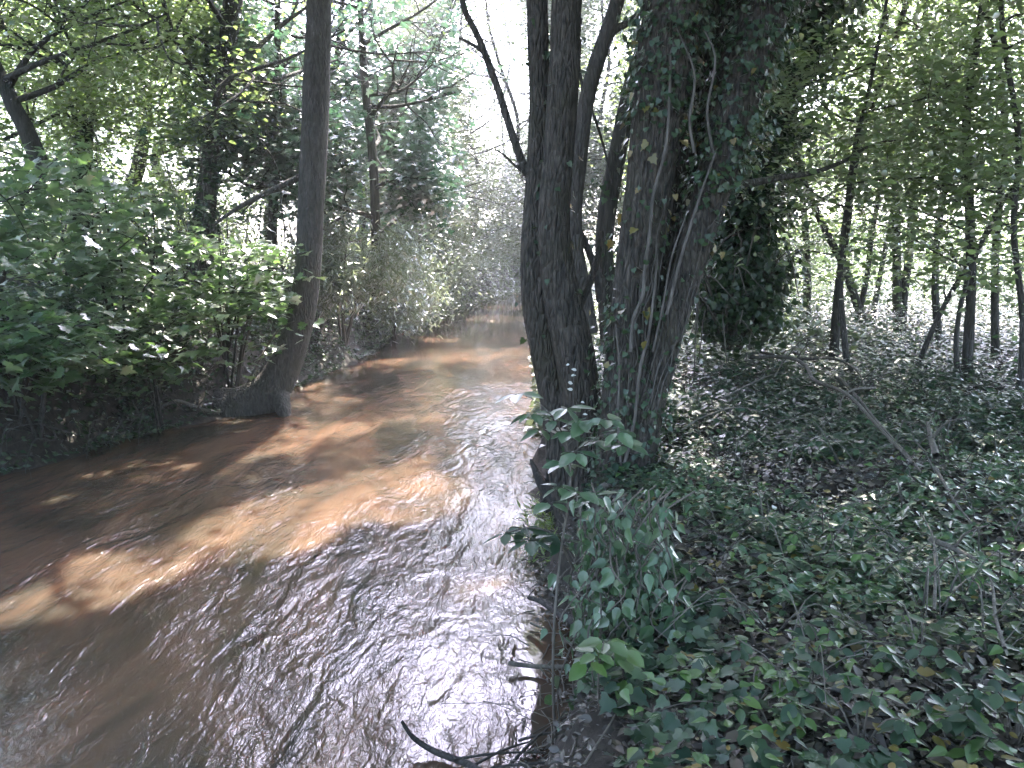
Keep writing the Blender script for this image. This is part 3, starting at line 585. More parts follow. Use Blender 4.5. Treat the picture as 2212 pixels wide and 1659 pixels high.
# --- 7 maple shrubs overhanging from the left bank
def shrub(name, label, cat, base, tipsP, leafm, tpl, seed, n, spread, size, bark=M['twig'], r=.02, flat=.3, group=None, twigs=5, nj=.3, kp=None, zr=(-.45, .1)):
    rng = np.random.default_rng(seed)
    root = thing(name, basept(base), label, cat, group)
    g = Geo(); tips = []
    for tp in tipsP:
        b = np.array(base)+rng.normal(0, .06, 3)*[1, 1, 0]; b[2] = float(max(H(b[0], b[1]), 0))-.05
        tp = np.array(tp); mid = (b+tp)/2+np.array([0, 0, .25*np.linalg.norm(tp-b)])+rng.normal(0, .08, 3)
        g.add(*tube([b, mid, tp], [r, r*.7, r*.25], n=12, seg=5))
        c = catmull([b, mid, tp], 20)
        for k in range(twigs):
            i = int(rng.uniform(.35, 1)*19); d = rng.normal(0, 1, 3)*[1, 1, .3]; d /= np.linalg.norm(d)
            e = c[i]+d*spread*rng.uniform(.8, 2.2); g.add(*tube([c[i], (c[i]+e)/2+[0, 0, .04], e], [r*.35, r*.12], n=5, seg=4))
            tips.append((e, d)); tips.append(((c[i]+e)/2, d))
    g.obj("stems", bark, root, True)
    cg = Geo(); cg.add(*crown_leaves(rng, tips, tpl, n, spread, size, nj=nj, flat=flat, zmin=zr[0], zmax=zr[1], **(kp or {})))
    if cg.v: cg.obj("foliage", leafm, root)
    return root
shr = [
    ("maple shrub with big leaves filling the left edge of the picture", (-20, 700, 9.0), [(20, 430, 8.2), (60, 560, 8), (-40, 500, 8.2), (90, 380, 8.6), (0, 330, 9)]),
    ("maple shrub hanging lowest over the water at the left edge", (60, 840, 8.8), [(60, 720, 7.6), (150, 750, 7.6), (200, 700, 7.8), (20, 660, 7.6), (110, 790, 7.5), (240, 790, 7.9), (0, 760, 7.6)]),
    ("maple shrub with glossy leaves in the middle of the left thicket", (240, 700, 10.5), [(200, 480, 9.4), (260, 560, 9.2), (160, 600, 9), (300, 500, 9.6), (220, 400, 9.8), (330, 600, 9.6)]),
    ("rounded maple shrub left of the leaning trunk's bend", (480, 680, 12.0), [(480, 560, 10.8), (540, 600, 10.8), (430, 540, 11), (600, 580, 10.9), (560, 540, 11.2), (500, 630, 10.6), (400, 600, 10.8)]),
    ("tall maple shrub under the ivy wrapped upright trunk", (140, 640, 11.5), [(120, 330, 11), (40, 400, 11), (200, 350, 11.4), (240, 440, 11.4), (70, 480, 10.8)]),
    ("light green maple shrub between the two ivy wrapped left trunks", (340, 620, 13.0), [(330, 420, 12.6), (270, 470, 12.4), (390, 500, 12.6), (350, 540, 12), (300, 400, 13)]),
    ("small maple shrub drooping beside the roots of the leaning trunk", (330, 760, 10.4), [(300, 720, 9.6), (350, 760, 9.8), (270, 770, 9.4), (380, 690, 10)]),
]
for i, (lab, b, tp) in enumerate(shr):
    shrub("maple_shrub", lab, "shrub", P(*b), [P(*q) for q in tp], M['maple'], MAPLE, 100+i, 11, .26, .165, twigs=5, bark=M['bark_dark'], group="maple shrubs on the left bank")
shrub("maple_shrub", "yellow-lit maple twig reaching across in front of the leaning trunk", "shrub", P(500, 700, 12), [P(640, 570, 11.1), P(620, 640, 11.2), P(660, 690, 11.3), P(590, 670, 11.1)], M['fresh'], MAPLE, 120, 6, .2, .16, twigs=3, group="maple shrubs on the left bank")

# --- 8 far bushes and trees closing the river
far = [("willow_bush", "grey-white willow bush hanging over the far end of the river", (960, 655, 30), [(890, 520, 30), (950, 540, 29), (910, 590, 29), (1000, 490, 31), (940, 460, 31), (870, 610, 28), (980, 560, 32)], 'willow'),
       ("willow_bush", "pale bush where the river bends out of sight", (1080, 630, 54), [(1060, 570, 50), (1110, 560, 50), (1010, 560, 50), (1150, 580, 52), (1080, 540, 52), (1050, 500, 52)], 'willow'),
       ("willow_bush", "grey-leaved bush on the left bank beyond the pink lit shallows", (850, 660, 22), [(830, 560, 21), (880, 600, 21), (800, 590, 20), (900, 560, 22), (860, 520, 22), (900, 650, 20), (840, 640, 19.5)], 'willow'),
       ("willow_bush", "grey-leaved bush just right of the leaning trunk", (740, 640, 17), [(740, 560, 16.5), (780, 600, 16.5), (720, 600, 16), (800, 540, 17), (760, 500, 17.5), (830, 600, 17)], 'willow')]
for i, (nm, lab, b, tp, mt) in enumerate(far):
    shrub(nm, lab, "bush", P(*b), [P(*q) for q in tp], M[mt], LANCE, 130+i, 150, .034*b[2]*.55, .2, twigs=7, nj=.6, flat=.8, zr=(-1.3, .1), r=.03)
fartrees = [(860, 950, 30, 'pale', "pale fine-leaved tree leaning out over the left river edge"), (1215, 1050, 38, 'pale', "pale fine-leaved tree reaching over the middle of the river"), (1010, 1000, 46, 'pale', "hazy pale tree left of the gap at the end of the river"), (1150, 1160, 52, 'pale', "hazy pale tree behind the twin trunks"), (900, 880, 36, 'pale', "pale tree beyond the shaded maple crowns"),
            (1290, 1300, 34, 'pale', "pale green tree behind the slim forked trunk"), (1450, 1470, 40, 'lime', "light green tree behind the big ivy covered tree"),
            (1080, 1085, 64, 'pale', "most distant washed-out tree over the river")]
for i, (a, b, Y, lm, lab) in enumerate(fartrees):
    make_tree("ash_tree", lab, "tree", slanted(a, b, 570, Y, .11), M['bark_smooth'], M[lm], DIA, 150+i, limbs=14, L=.12*Y+1.5, t0=.06, depth=2, n=26, spread=.02*Y+.3, size=.003*Y+.09, clouds=[(P((a+b)/2, 360, Y), (.07*Y, 3, .11*Y), 22000), (P((a+b)/2, 60, Y), (.09*Y, 4, .1*Y), 17000), (P((a+b)/2, -250, Y), (.14*Y, 4, .12*Y), 6000), (P((a+b)/2, 510, Y), (.06*Y, 2, .025*Y), 6000 if Y > 40 else 10)])

# --- 9 slim trees and saplings of the right wood
def sap(label, stems, rad, seed, limbs=7, L=1.3, t0=.35, n=9, size=.095, mat='hazel', spread=.26, bark='bark_smooth', name="hazel_tree", tpl=OVALB, cat="young tree", group="young trees on the right bank", depth=2, **kw):
    st = []; t_ = stems[0][-1]; Y_ = t_[2]
    cl = [(P(t_[0]-30, 130, Y_), (.11*Y_, 1.2, .05*Y_), 500), (P(t_[0]+90, -120, Y_+1), (.16*Y_+.4, 2, .10*Y_), 500), (P(t_[0]-60, 300, Y_), (.08*Y_, .9, .045*Y_), 600), (P(stems[0][2][0], 430, Y_-.6), (.08*Y_, .8, .05*Y_), 280), (P(stems[0][2][0]+60, 560, Y_-.4), (.07*Y_, .8, .035*Y_), 180)]
    for s, r in zip(stems, rad):
        a = PX(*s)
        if a[-1][2] > 1.5:
            d = (a[-1]-a[-2]); d /= np.linalg.norm(d); a = np.vstack([a, a[-1]+d*1.2+[0, 0, .5]])
        st.append((a, [r*1.25, r, r*.9, r*.75, r*.35]))
    return make_tree(name, label, cat, st, M[bark], M[mat], tpl, seed, limbs=limbs, L=L, lr=r*.45, t0=t0, depth=depth, n=n, spread=spread, size=size, tilt=(-.1, .6), group=group, clouds=cl, seg=10, nsub=3, tipn=3, flat=.22, nj=.28, **kw)
sap("young tree with two straight grey stems joined at the foot, right wood", [((1942, 745, 13), (1938, 640, 13), (1936, 520, 13), (1934, 400, 13), (1925, 200, 13), (1910, 0, 13)), ((1945, 735, 13), (1952, 640, 13), (1965, 540, 13), (1972, 420, 13), (1990, 200, 13), (2000, 0, 13))], [.07, .065], 201, L=2.0, t0=.5)
sap("nearest straight slim trunk at right, with a fan of thin branches", [((2085, 865, 8.3), (2092, 740, 8.3), (2098, 620, 8.3), (2096, 500, 8.3), (2092, 380, 8.3), (2088, 250, 8.3), (2110, 100, 8.3), (2130, -60, 8.3)),
     ((2075, 850, 8.2), (2065, 740, 8.2), (2085, 620, 8.2), (2140, 480, 8.2), (2212, 360, 8.2))], [.048, .025], 202, L=1.5, t0=.35)
sap("dark young tree forking low into a V, left of the two-stemmed one", [((1876, 745, 13), (1864, 690, 13), (1845, 640, 13), (1822, 570, 13), (1800, 530, 13), (1740, 400, 12.8), (1700, 250, 12.6)), ((1858, 670, 13), (1872, 600, 13), (1885, 500, 13), (1905, 400, 13), (1960, 200, 13))], [.07, .04], 203, L=1.8, t0=.45)
sap("thin dark stem farthest left among the right wood saplings", [((1742, 690, 14), (1744, 600, 14), (1740, 500, 14), (1728, 380, 14), (1710, 220, 14))], [.06], 204, L=1.7, t0=.3)
sap("thin sapling leaning right, crossing the nearest straight slim trunk", [((1962, 850, 8.8), (1990, 770, 8.7), (2030, 680, 8.6), (2080, 590, 8.5), (2150, 480, 8.4), (2230, 380, 8.3))], [.028], 205, L=1.0, t0=.3)
sap("slim sapling at the right picture edge", [((2200, 900, 7.6), (2210, 700, 7.6), (2190, 500, 7.6), (2200, 300, 7.6), (2170, 100, 7.6), (2160, -60, 7.6))], [.03], 206, L=1.1, t0=.25)
sap("leaning thin pole between the V fork and the two-stemmed young tree", [((1880, 720, 14.5), (1900, 600, 14.5), (1925, 480, 14.5), (1960, 330, 14.5), (2000, 150, 14.5))], [.045], 207, L=1.6, t0=.4)
sap("young tree with dark boughs in front of the bright gap at upper right", [((1800, 780, 10), (1810, 640, 10), (1830, 480, 10), (1850, 330, 9.8), (1900, 180, 9.6), (1960, 0, 9.5))], [.05], 208, L=1.7, t0=.35)
sap("sapling with yellow-green leaves at the top right corner", [((2150, 800, 9.5), (2150, 560, 9.4), (2170, 300, 9.2), (2150, 100, 9), (2100, -80, 9))], [.04], 209, L=1.6, t0=.45, mat='lime')
sap("sapling with arching leaf sprays below the bright right gap", [((1830, 800, 8.6), (1815, 600, 8.5), (1830, 440, 8.4), (1850, 300, 8.2), (1880, 180, 8))], [.028], 211, L=1.3, t0=.35)
sap("sapling behind the nearest straight slim trunk", [((2030, 770, 11), (2020, 600, 11), (2035, 430, 11), (2060, 260, 11), (2050, 60, 11))], [.045], 212, L=1.6, t0=.4)
for i, (px, Y, lab) in enumerate([(1560, 17, "bushy young tree behind the dark ivy smothered tree"), (1700, 22, "leafy young tree at the meadow edge, left"), (1900, 24, "leafy young tree at the meadow edge behind the two-stemmed one"), (2100, 26, "leafy young tree at the meadow edge, right"), (2330, 17, "leafy young tree past the right picture edge"), (1800, 32, "light tree across the meadow")]):
    make_tree("hazel_tree", lab, "young tree", slanted(px, px-10, 640, Y, .04, top=5), M['bark_dark'], M['lime'], DIA, 220+i, limbs=9, L=.09*Y+1, t0=.2, depth=2, n=8, spread=.5, size=.14, group="trees at the meadow edge", clouds=[(P(px, 60, Y), (.1*Y+.6, 2.5, .09*Y), 3500), (P(px, 330, Y), (.08*Y+.5, 2, .07*Y), 6000), (P(px, 520, Y), (.08*Y, 2, .04*Y), 4500)])
# hedge of low brush behind the right wood
for i, (px, Y, lab) in enumerate([(1560, 13, "low yellow-green brush under the dark ivy smothered tree"), (1690, 17, "low brush left of the V forked young tree"), (1830, 19, "low brush behind the V forked young tree"), (2010, 20, "low brush between the two-stemmed and nearest slim trunks"), (2200, 16, "low brush at the right picture edge")]):
    b = P(px, 640, Y); b[2] = float(H(b[0], b[1]))
    shrub("brush_shrub", lab, "shrub", b, [b+[dx, dy, dz] for dx, dy, dz in ((-.9, 0, .9), (.2, .3, 1.3), (.9, -.2, .8), (-.3, -.4, .7), (1.5, .2, .6), (-1.5, .3, .6))], M['hazel'], OVALB, 240+i, 22, .4, .1, twigs=5, flat=.6, nj=.5)

# unseen trees added round the viewpoint so their crowns shade bank and near water
for i, (x_, y_, cl_, lab) in enumerate([(3.2, -1.5, [((2.5, 1.5, 8.5), (4.5, 4, 2), 15000), ((4, -3, 7), (5, 4, 3), 12000)], "unseen shade tree just behind the viewpoint on the right bank"),
        (-3.5, -5, [((-4, -5, 8), (5, 5, 4), 16000)], "unseen shade tree behind the viewpoint near the water"), (8, 4, [((7.5, 4.5, 7.5), (4.5, 4.5, 2.5), 15000), ((10, 9, 8), (4, 4, 2.5), 12000)], "unseen shade tree right of the viewpoint, out of the picture"),
        (-12.5, 4, [((-9.5, 4.5, 8), (5, 5.5, 3), 20000), ((-12, 9, 5), (2.5, 5, 4), 10000)], "unseen shade tree on the left bank out of the picture"), (2, -11, [((1, -11, 6), (9, 3, 5.5), 22000)], "unseen shade tree farther behind the viewpoint"),
        (14, -2, [((14, 0, 5), (4, 8, 4.5), 20000)], "unseen shade tree far right of the viewpoint")]):
    b = onground(x_, y_)
    make_tree("alder_tree", lab, "tree", [(np.array([b, b+[.1, .1, 3], b+[0, .2, 6], b+[.3, 0, 9]]), [.25, .2, .15, .06])], M['bark'], M['teal'], DIA, 260+i, limbs=6, L=3, t0=.55, depth=1, n=8, spread=.6, size=.17, clouds=cl_)

# --- 10 dark ivy mound at the foot of the leaning ivy tree
rng = np.random.default_rng(300)
n = 3000; c0 = P(1590, 590, 9.3)
th = rng.uniform(0, 2*np.pi, n); ph = np.arccos(rng.uniform(-.9, 1, n)); rr = 1+.3*vn(th*2, ph*4)+.15*vn(th*6, ph*9)+rng.normal(0, .2, n)
pp = c0+[.03, 0, -.2]+np.stack([.46*rr*np.sin(ph)*np.cos(th), .4*rr*np.sin(ph)*np.sin(th), .68*rr*np.cos(ph)], 1)
mound = thing("ivy_bush", basept(c0), "dark rounded ivy mound at the foot of the smothered leaning tree", "bush")
g = Geo(); g.add(*leaves(IVY, pp, rdir(rng, n, -1, 0), (pp-c0)/.5+rng.normal(0, .4, (n, 3))+[0, 0, .5], .09*rng.uniform(.6, 1.2, n), rng.random(n))); g.obj("foliage", M['ivy'], mound)
g = Geo()
for k in range(26):
    a = rng.uniform(0, 2*np.pi); q = c0+[.5*math.cos(a), -.3+.2*math.sin(a), rng.uniform(-.5, .5)]
    g.add(*tube([c0+[.1*math.cos(a), 0, -.9], q, q+rng.normal(0, .25, 3)+[0, 0, -.3]], [.014, .006], n=8, seg=4))
g.obj("stems", M['twig'], mound, True)

# ------------------------------------------------------------------ ground layers on the right bank
def scatter(rng, n, ymin, ymax, pw=1.6, xmaxf=.72, side='r', dmin=.25, xo=0):
    y = ymin+(ymax-ymin)*rng.random(n)**pw
    if side == 'r':
        lo = XR(y)+dmin; hi = np.maximum(lo+.5, y*xmaxf+1.2)
        x = lo+(hi-lo)*rng.random(n); x = np.where((y < 4.8) & (x < .33+.1*vn(y*4, x*4)), .45+rng.random(n)*3, x)
    else:
        hi = XL(y)-dmin; lo = hi-xo*np.ones(n); x = lo+(hi-lo)*rng.random(n)
    return x, y
def slope_n(x, y):
    e = .05; return np.stack([-(H(x+e, y)-H(x-e, y))/(2*e), -(H(x, y+e)-H(x, y-e))/(2*e), np.ones(len(x))], 1)
rng = np.random.default_rng(400)
n = 90000; x, y = scatter(rng, n, 1.2, 17, 1.9)
p = np.stack([x, y, H(x, y)+rng.uniform(.003, .035, n)], 1); nn = slope_n(x, y)*.8+rng.normal(0, .42, (n, 3))
g = Geo(); g.add(*leaves(OVALB, p, rdir(rng, n, -.2, .3), nn, (.022+.055*rng.random(n)**2)*(1+y*.03), rng.random(n)**2.2)); tag(g.obj("leaf_litter", M['litter']), "brown dead leaves covering the right bank", "leaf litter", None, 'stuff')
# creeping ivy and herbs, in patches
def patches(rng, n, ymin, ymax, pw, thr, sc_=1.1, sd=0, **k):
    x, y = scatter(rng, n, ymin, ymax, pw, **k)
    m = vn(x*sc_*1.6, y*sc_*1.2, sd)+.6*vn(x*sc_*4, y*sc_*4, sd+3)+rng.normal(0, .12, n) > thr
    return x[m], y[m]
x, y = patches(rng, 26000, 1.3, 12, 1.5, .42, 1.3, 1); n = len(x)
p = np.stack([x, y, H(x, y)+rng.uniform(.03, .11, n)], 1)
g = Geo(); g.add(*leaves(IVY, p, rdir(rng, n, -.2, .2), slope_n(x, y)+rng.normal(0, .3, (n, 3)), rng.uniform(.035, .075, n), rng.random(n))); tag(g.obj("ivy_ground_cover", M['herb']), "blue-green ivy leaves creeping in patches over the right bank", "ivy", None, 'stuff')
x, y = patches(rng, 26000, 1.4, 9, 1.3, .48, 1.0, 11); n = len(x)
p = np.stack([x, y, H(x, y)+rng.uniform(.03, .2, n)], 1)
g = Geo(); g.add(*leaves(OVAL, p, rdir(rng, n, -.4, .2), slope_n(x, y)+rng.normal(0, .3, (n, 3)), .016+.045*rng.random(n)**1.5, rng.random(n))); tag(g.obj("low_herbs", M['herb2']), "small oval-leaved herbs scattered between the ivy on the right bank", "herbs", None, 'stuff')
x, y = patches(rng, 26000, 3.2, 8.5, 1.1, -.05, 1.1, 21); mk = x > 1.0+.3*vn(y, x); x = x[mk]; y = y[mk]; n = len(x)
p = np.stack([x, y, H(x, y)+.03+(.12+.12*vn(x*2, y*2, 6))*rng.random(n)], 1)
g = Geo(); g.add(*leaves(POINT, p, rdir(rng, n, -.5, .1), rnrm(rng, n, .3), rng.uniform(.035, .08, n), rng.random(n))); tag(g.obj("bramble_cover", M['creeper']), "low pointed-leaved plants thick on the slope beside the ivy tree", "herbs", None, 'stuff')
g = Geo()
for k in range(330):
    y0_ = rng.uniform(2.5, 9); x0_ = XR(y0_)+rng.uniform(.9, .6*y0_+.9); s0 = onground(x0_, y0_); a_ = rng.uniform(0, 6.3); L_ = rng.uniform(.15, .6); h_ = rng.uniform(.05, .35)
    d = np.array([math.cos(a_), math.sin(a_), 0])*L_
    g.add(*tube([s0, s0+d*.4+[0, 0, h_], s0+d+[0, 0, h_*rng.uniform(.1, .9)]], [rng.uniform(.002, .006), .0015], n=9, seg=4, rough=.1))
tag(g.obj("dead_stems", M['deadwood']), "fine dead stems arching among the plants on the right bank", "stems", None, 'stuff')
x, y = patches(rng, 60000, 5.5, 20, 1.2, -.25, .8, 7); n = len(x)
hz = np.minimum(.55, .05+.05*(y-4))
p = np.stack([x, y, H(x, y)+.04+hz*rng.random(n)**1.2], 1)
g = Geo(); g.add(*leaves(OVALB, p, rdir(rng, n, -.35, .1), rnrm(rng, n, .28), rng.uniform(.05, .10, n), rng.random(n))); tag(g.obj("undergrowth", M['herb']), "low leafy plants carpeting the floor of the right wood", "undergrowth", None, 'stuff')
# left bank: dense dark plants and hanging roots
y = 4+26*rng.random(110000)**1.2; d = -.1+2.6*rng.random(110000)**1.3; mk = (d > .45+.3*vn(y*2, d*2)) | (rng.random(len(d)) < .22); y = y[mk]; d = d[mk]; x = XL(y)-d; n = len(x)
sn = slope_n(x, y); sn /= np.linalg.norm(sn, axis=1)[:, None]
p = np.stack([x, y, H(x, y)], 1)+sn*(rng.uniform(.0, .42, n)*np.clip(d-.05, .05, 1))[:, None]
p[:, 2] = np.maximum(p[:, 2], .05)
g = Geo(); g.add(*leaves(DIA, p, rdir(rng, n, -1.1, .1)+sn*.4, sn+rng.normal(0, .5, (n, 3)), rng.uniform(.05, .10, n), rng.random(n)))
tag(g.obj("bank_undergrowth", M['ivy']), "dark small-leaved plants hanging down the steep left bank", "undergrowth", None, 'stuff')
y = 9+60*rng.random(60000); x = XL(y)-1-16*rng.random(60000); n = len(x)
p = np.stack([x, y, H(x, y)+.7*rng.random(n)**1.5], 1)
g = Geo(); g.add(*leaves(DIA, p, rdir(rng, n, -.4, .4), rnrm(rng, n, .5), rng.uniform(.08, .16, n), rng.random(n)))
tag(g.obj("woodland_undergrowth", M['hazel']), "leafy undergrowth on top of the left bank behind the maples", "undergrowth", None, 'stuff')

for side_, nm in ((-1, "far left and outer bank of the river bend"), (1, "far right bank of the river beyond the twin trunks")):
    y = 24+55*rng.random(34000) if side_ < 0 else 10+66*rng.random(34000); d = -.15+4.5*rng.random(34000)**1.6; x = XL(y)-d if side_ < 0 else XR(y)+d; n = len(x)
    p = np.stack([x, y, np.maximum(H(x, y), 0)+.03+(.15+.2*np.clip(d, 0, 2))*rng.random(n)**1.4*(1 if side_ < 0 else .8)], 1)
    g = Geo(); g.add(*leaves(DIA, p, rdir(rng, n, -.9, .2), rnrm(rng, n, .5, (-.3*side_*-1, -.5, .8)), rng.uniform(.10, .2, n), rng.random(n)))
    tag(g.obj("bank_undergrowth", M['pale']), "pale leafy growth covering the "+nm, "undergrowth", None, 'stuff')

# exposed roots and twigs along the left water edge
rng = np.random.default_rng(500)
rootlab = ["thick pale root looping at the foot of the leaning trunk", "low bent root touching the water left of the leaning trunk", "forked root under the drooping maple shrub", "long thin root dipping into the water at left", "pale twig cluster caught at the left water edge", "dark root arching out of the left bank", "thin root beside the pink sunlit leaf", "root lying along the left shore", "short stub of root below the maple shrub", "twisted root at the far left edge"]
rootpx = [(430, 880, 345, 885, 11.0), (470, 905, 395, 912, 11.2), (400, 890, 330, 850, 10.8), (270, 935, 180, 975, 9.5), (300, 900, 240, 960, 9.6), (330, 870, 300, 940, 10), (120, 950, 60, 985, 8.7), (170, 940, 20, 930, 8.8), (230, 900, 190, 960, 9.4), (50, 900, 0, 990, 8.4)]
for i, (a, b_, c_, d_, Y) in enumerate(rootpx):
    s = P(a, b_, Y); e = P(c_, d_, Y-.35); s[2] = max(s[2], .08); e[2] = max(e[2], -.03)
    rt = thing("exposed_root", s, rootlab[i], "root", "roots along the left bank")
    g = Geo(); k = .03 if i in (0, 1) else .009
    m = (s+e)/2+[0, -.08, .12]; g.add(*tube([s+[-.2, .25, .15], s, m, e, e+[.05, -.15, -.15]], [k*1.2, k, k*.8, k*.5], n=20, seg=7, rough=.1, seed=i))
    for q in range(4):
        t0_ = [s, m, e][q % 3]; g.add(*tube([t0_, t0_+rng.normal(0, .12, 3), t0_+rng.normal(0, .22, 3)+[0, -.1, -.12]], [k*.5, k*.15], n=8, seg=5))
    g.obj("root", M['deadwood' if i < 2 else 'bark_dark'], rt, True)
# brushwood tangle: thin stems all along the left bank
g = Geo()
for k in range(110):
    y = rng.uniform(6.5, 24); dd = rng.uniform(0, 1.6); b = onground(XL(y)-dd, y, 0)
    d = rng.normal(0, .5, 3)+[.5, -.2, -.15]
    g.add(*tube([b, b+d*.4+[0, 0, .12], b+d*.9+[0, 0, -.12]], [rng.uniform(.004, .009), .002], n=7, seg=4))
tag(g.obj("brushwood", M['bark_dark']), "tangle of thin bare twigs hanging over the left bank", "twigs", None, 'stuff')
# thin bare stems on the left bank thicket
g = Geo()
for k in range(260):
    y = rng.uniform(12, 30); b = onground(XL(y)-rng.uniform(.5, 6), y, 0); h_ = rng.uniform(1, 3)
    d = np.array([rng.normal(0, .3), rng.normal(0, .3), 1])*h_
    g.add(*tube([b, b+d*.5+rng.normal(0, .1, 3), b+d], [rng.uniform(.008, .02), .004], n=8, seg=4))
tag(g.obj("thicket_stems", M['twig']), "many thin bare stems of the thicket on the left bank", "stems", None, 'stuff')

# ------------------------------------------------------------------ fallen branches, sticks and driftwood
def stick(name, label, pts, r, mat='deadwood', cat="branch", group=None, subs=(), lift=True):
    q = PX(*pts)
    o = thing(name, q[0], label, cat, group); g = Geo(); g.add(*tube(q, r, n=len(pts)*6, seg=9, rough=.12, seed=len(label)))
    g.obj("branch", M[mat], o, True)
    for s in subs:
        g2 = Geo(); g2.add(*tube(PX(*s), [r[0]*.45, r[0]*.15], n=10, seg=6)); g2.obj("side_twig", M[mat], o, True)
    return o
def gy_(px, py, dz=0):  # depth where the pixel meets the bank
    return Gp(px, py)[1]
fallen = [
    ("long fallen branch arching down to the right through the brush", [(1620, 772), (1700, 772), (1740, 790), (1758, 820), (1830, 852), (1900, 925), (1972, 1000)], .02),
    ("pair of thin parallel dead stems slanting beside the arching branch", [(1812, 815), (1850, 855), (1890, 905), (1945, 965), (1990, 1020)], .014),
    ("hooped pale twig standing on the brush pile", [(1890, 838), (1850, 840), (1822, 856), (1812, 885)], .011),
    ("flat lying dead branch on top of the brush pile", [(1640, 760), (1720, 775), (1800, 775), (1850, 800), (1870, 840)], .017),
    ("leaning stick at the left end of the brush pile", [(1672, 815), (1690, 785), (1715, 755), (1725, 740)], .010),
    ("broken pale stub upright among the leaves at right", [(2022, 985), (2012, 950), (2003, 912)], .022),
    ("thick dead stem lying low toward the right edge", [(2020, 1010), (2060, 1080), (2100, 1130)], .010),
    ("bent dead twig with a forked end in the lower right litter", [(2010, 1165), (2060, 1185), (2110, 1210)], .016),
    ("thin dark twig upright in the lower right litter", [(2018, 1320), (2020, 1240), (2015, 1160), (1990, 1110)], .008),
    ("curved twig at the bottom right corner", [(2170, 1400), (2150, 1330), (2145, 1270), (2135, 1240)], .007),
    ("long thin stick lying across the bank above the pale litter", [(1560, 860), (1640, 820), (1700, 800)], .009),
    ("dead cane arching over the dark hollow beside the ivy tree", [(1470, 930), (1520, 900), (1600, 880), (1680, 905)], .007),
]
for lab, pts, r in fallen:
    out = []
    for k, (a, b_) in enumerate(pts):
        Y = min(gy_(a, b_+25 if b_ < 1000 else b_), 11)
        out.append((a, b_, Y*.89))
    # keep depth smooth
    Ys = np.array([o_[2] for o_ in out]); Ys = np.linspace(Ys[0], Ys[-1], len(Ys))
    stick("fallen_branch", lab, [(a, b_, Yk) for (a, b_, _), Yk in zip(out, Ys)], [r, r*.8, r*.4], group="fallen branches on the right bank",
          subs=[[(pts[1][0], pts[1][1], Ys[1]), (pts[1][0]+30, pts[1][1]-35, Ys[1]-.1), (pts[1][0]+75, pts[1][1]-50, Ys[1]-.2)]])
# sticks in the water
def wpt(px, py, z=.01):
    d = P(px, py, 1)-np.array([0, 0, CAMZ]); t = (z-CAMZ)/d[2]; return (px, py, float(d[1]*t))
stick("floating_branch", "dark bent branch lying in the bright water at the bottom", [wpt(868, 1558, .16), wpt(892, 1592, .08), wpt(930, 1618, .04), wpt(970, 1635, .03), wpt(1015, 1652, .05), wpt(1080, 1690, .1)], [.008, .014, .017, .017, .016], 'wet')
stick("floating_branch", "pale driftwood stick lying across the dark backwater", [wpt(1098, 1432, .05), wpt(1140, 1438, .04), wpt(1180, 1440, .05), wpt(1228, 1440, .07)], [.014, .013, .01], 'deadwood', subs=[[wpt(1180, 1440, .05), wpt(1195, 1425, .1), wpt(1220, 1425, .14)], [wpt(1165, 1440, .05), wpt(1180, 1460, .02), wpt(1190, 1468, .02)]])
stick("floating_branch", "dark stub pointing out from the bank below the twin trunks", [wpt(1142, 1290, .14), wpt(1170, 1300, .16), wpt(1205, 1322, .2), wpt(1250, 1350, .25)], [.014, .02, .026], 'wet')
stick("floating_branch", "small pale stick floating right above the backwater", [wpt(1146, 1345, .03), wpt(1160, 1352, .03), wpt(1176, 1358, .04)], [.008, .009, .006], 'deadwood')
# debris at the bottom edge
rng = np.random.default_rng(520); 
for i, (a, b_, c_, d_, lab) in enumerate([(980, 1640, 1180, 1625, "wet twig along the lower water margin"), (1020, 1655, 1150, 1600, "crossing twig at the bottom of the backwater"), (1060, 1660, 1230, 1650, "muddy stick at the bottom edge left of the foreground stems"),
                             (1120, 1600, 1240, 1580, "thin twig half sunk in leaf scum"), (1100, 1655, 1200, 1560, "leaning twig in front of the lower backwater")]):
    stick("stick", lab, [wpt(a, b_, .05), wpt((a+c_)/2, (b_+d_)/2-6, .09), wpt(c_, d_, .08)], [.008, .007, .004], 'wet', "stick", "wet twigs at the water margin")
# gnarled root stump sticking out by the twin trunks
st = thing("root_stump", P(1175, 1100, 6.6), "gnarled dark root snag jutting into the river left of the twin trunks", "stump")
g = Geo(); c0 = P(1200, 1075, 6.5)
for k in range(26):
    d = np.array([rng.uniform(-1, .5), rng.uniform(-.6, .6), rng.uniform(-.6, 1)]); d /= np.linalg.norm(d); L_ = rng.uniform(.1, .27)
    g.add(*tube([c0+[.1, 0, -.1], c0+d*L_*.5+rng.normal(0, .03, 3), c0+d*L_+rng.normal(0, .03, 3)], [.05, .04, .008], n=10, seg=8, rough=.2, seed=k))
g.add(*tube(PX((1235, 1130, 6.3), (1200, 1085, 6.4), (1168, 1040, 6.5), (1146, 992, 6.6)), [.11, .08, .055, .012], n=16, seg=12, rough=.22, seed=3)); g.obj("snag", M['wet'], st, True)

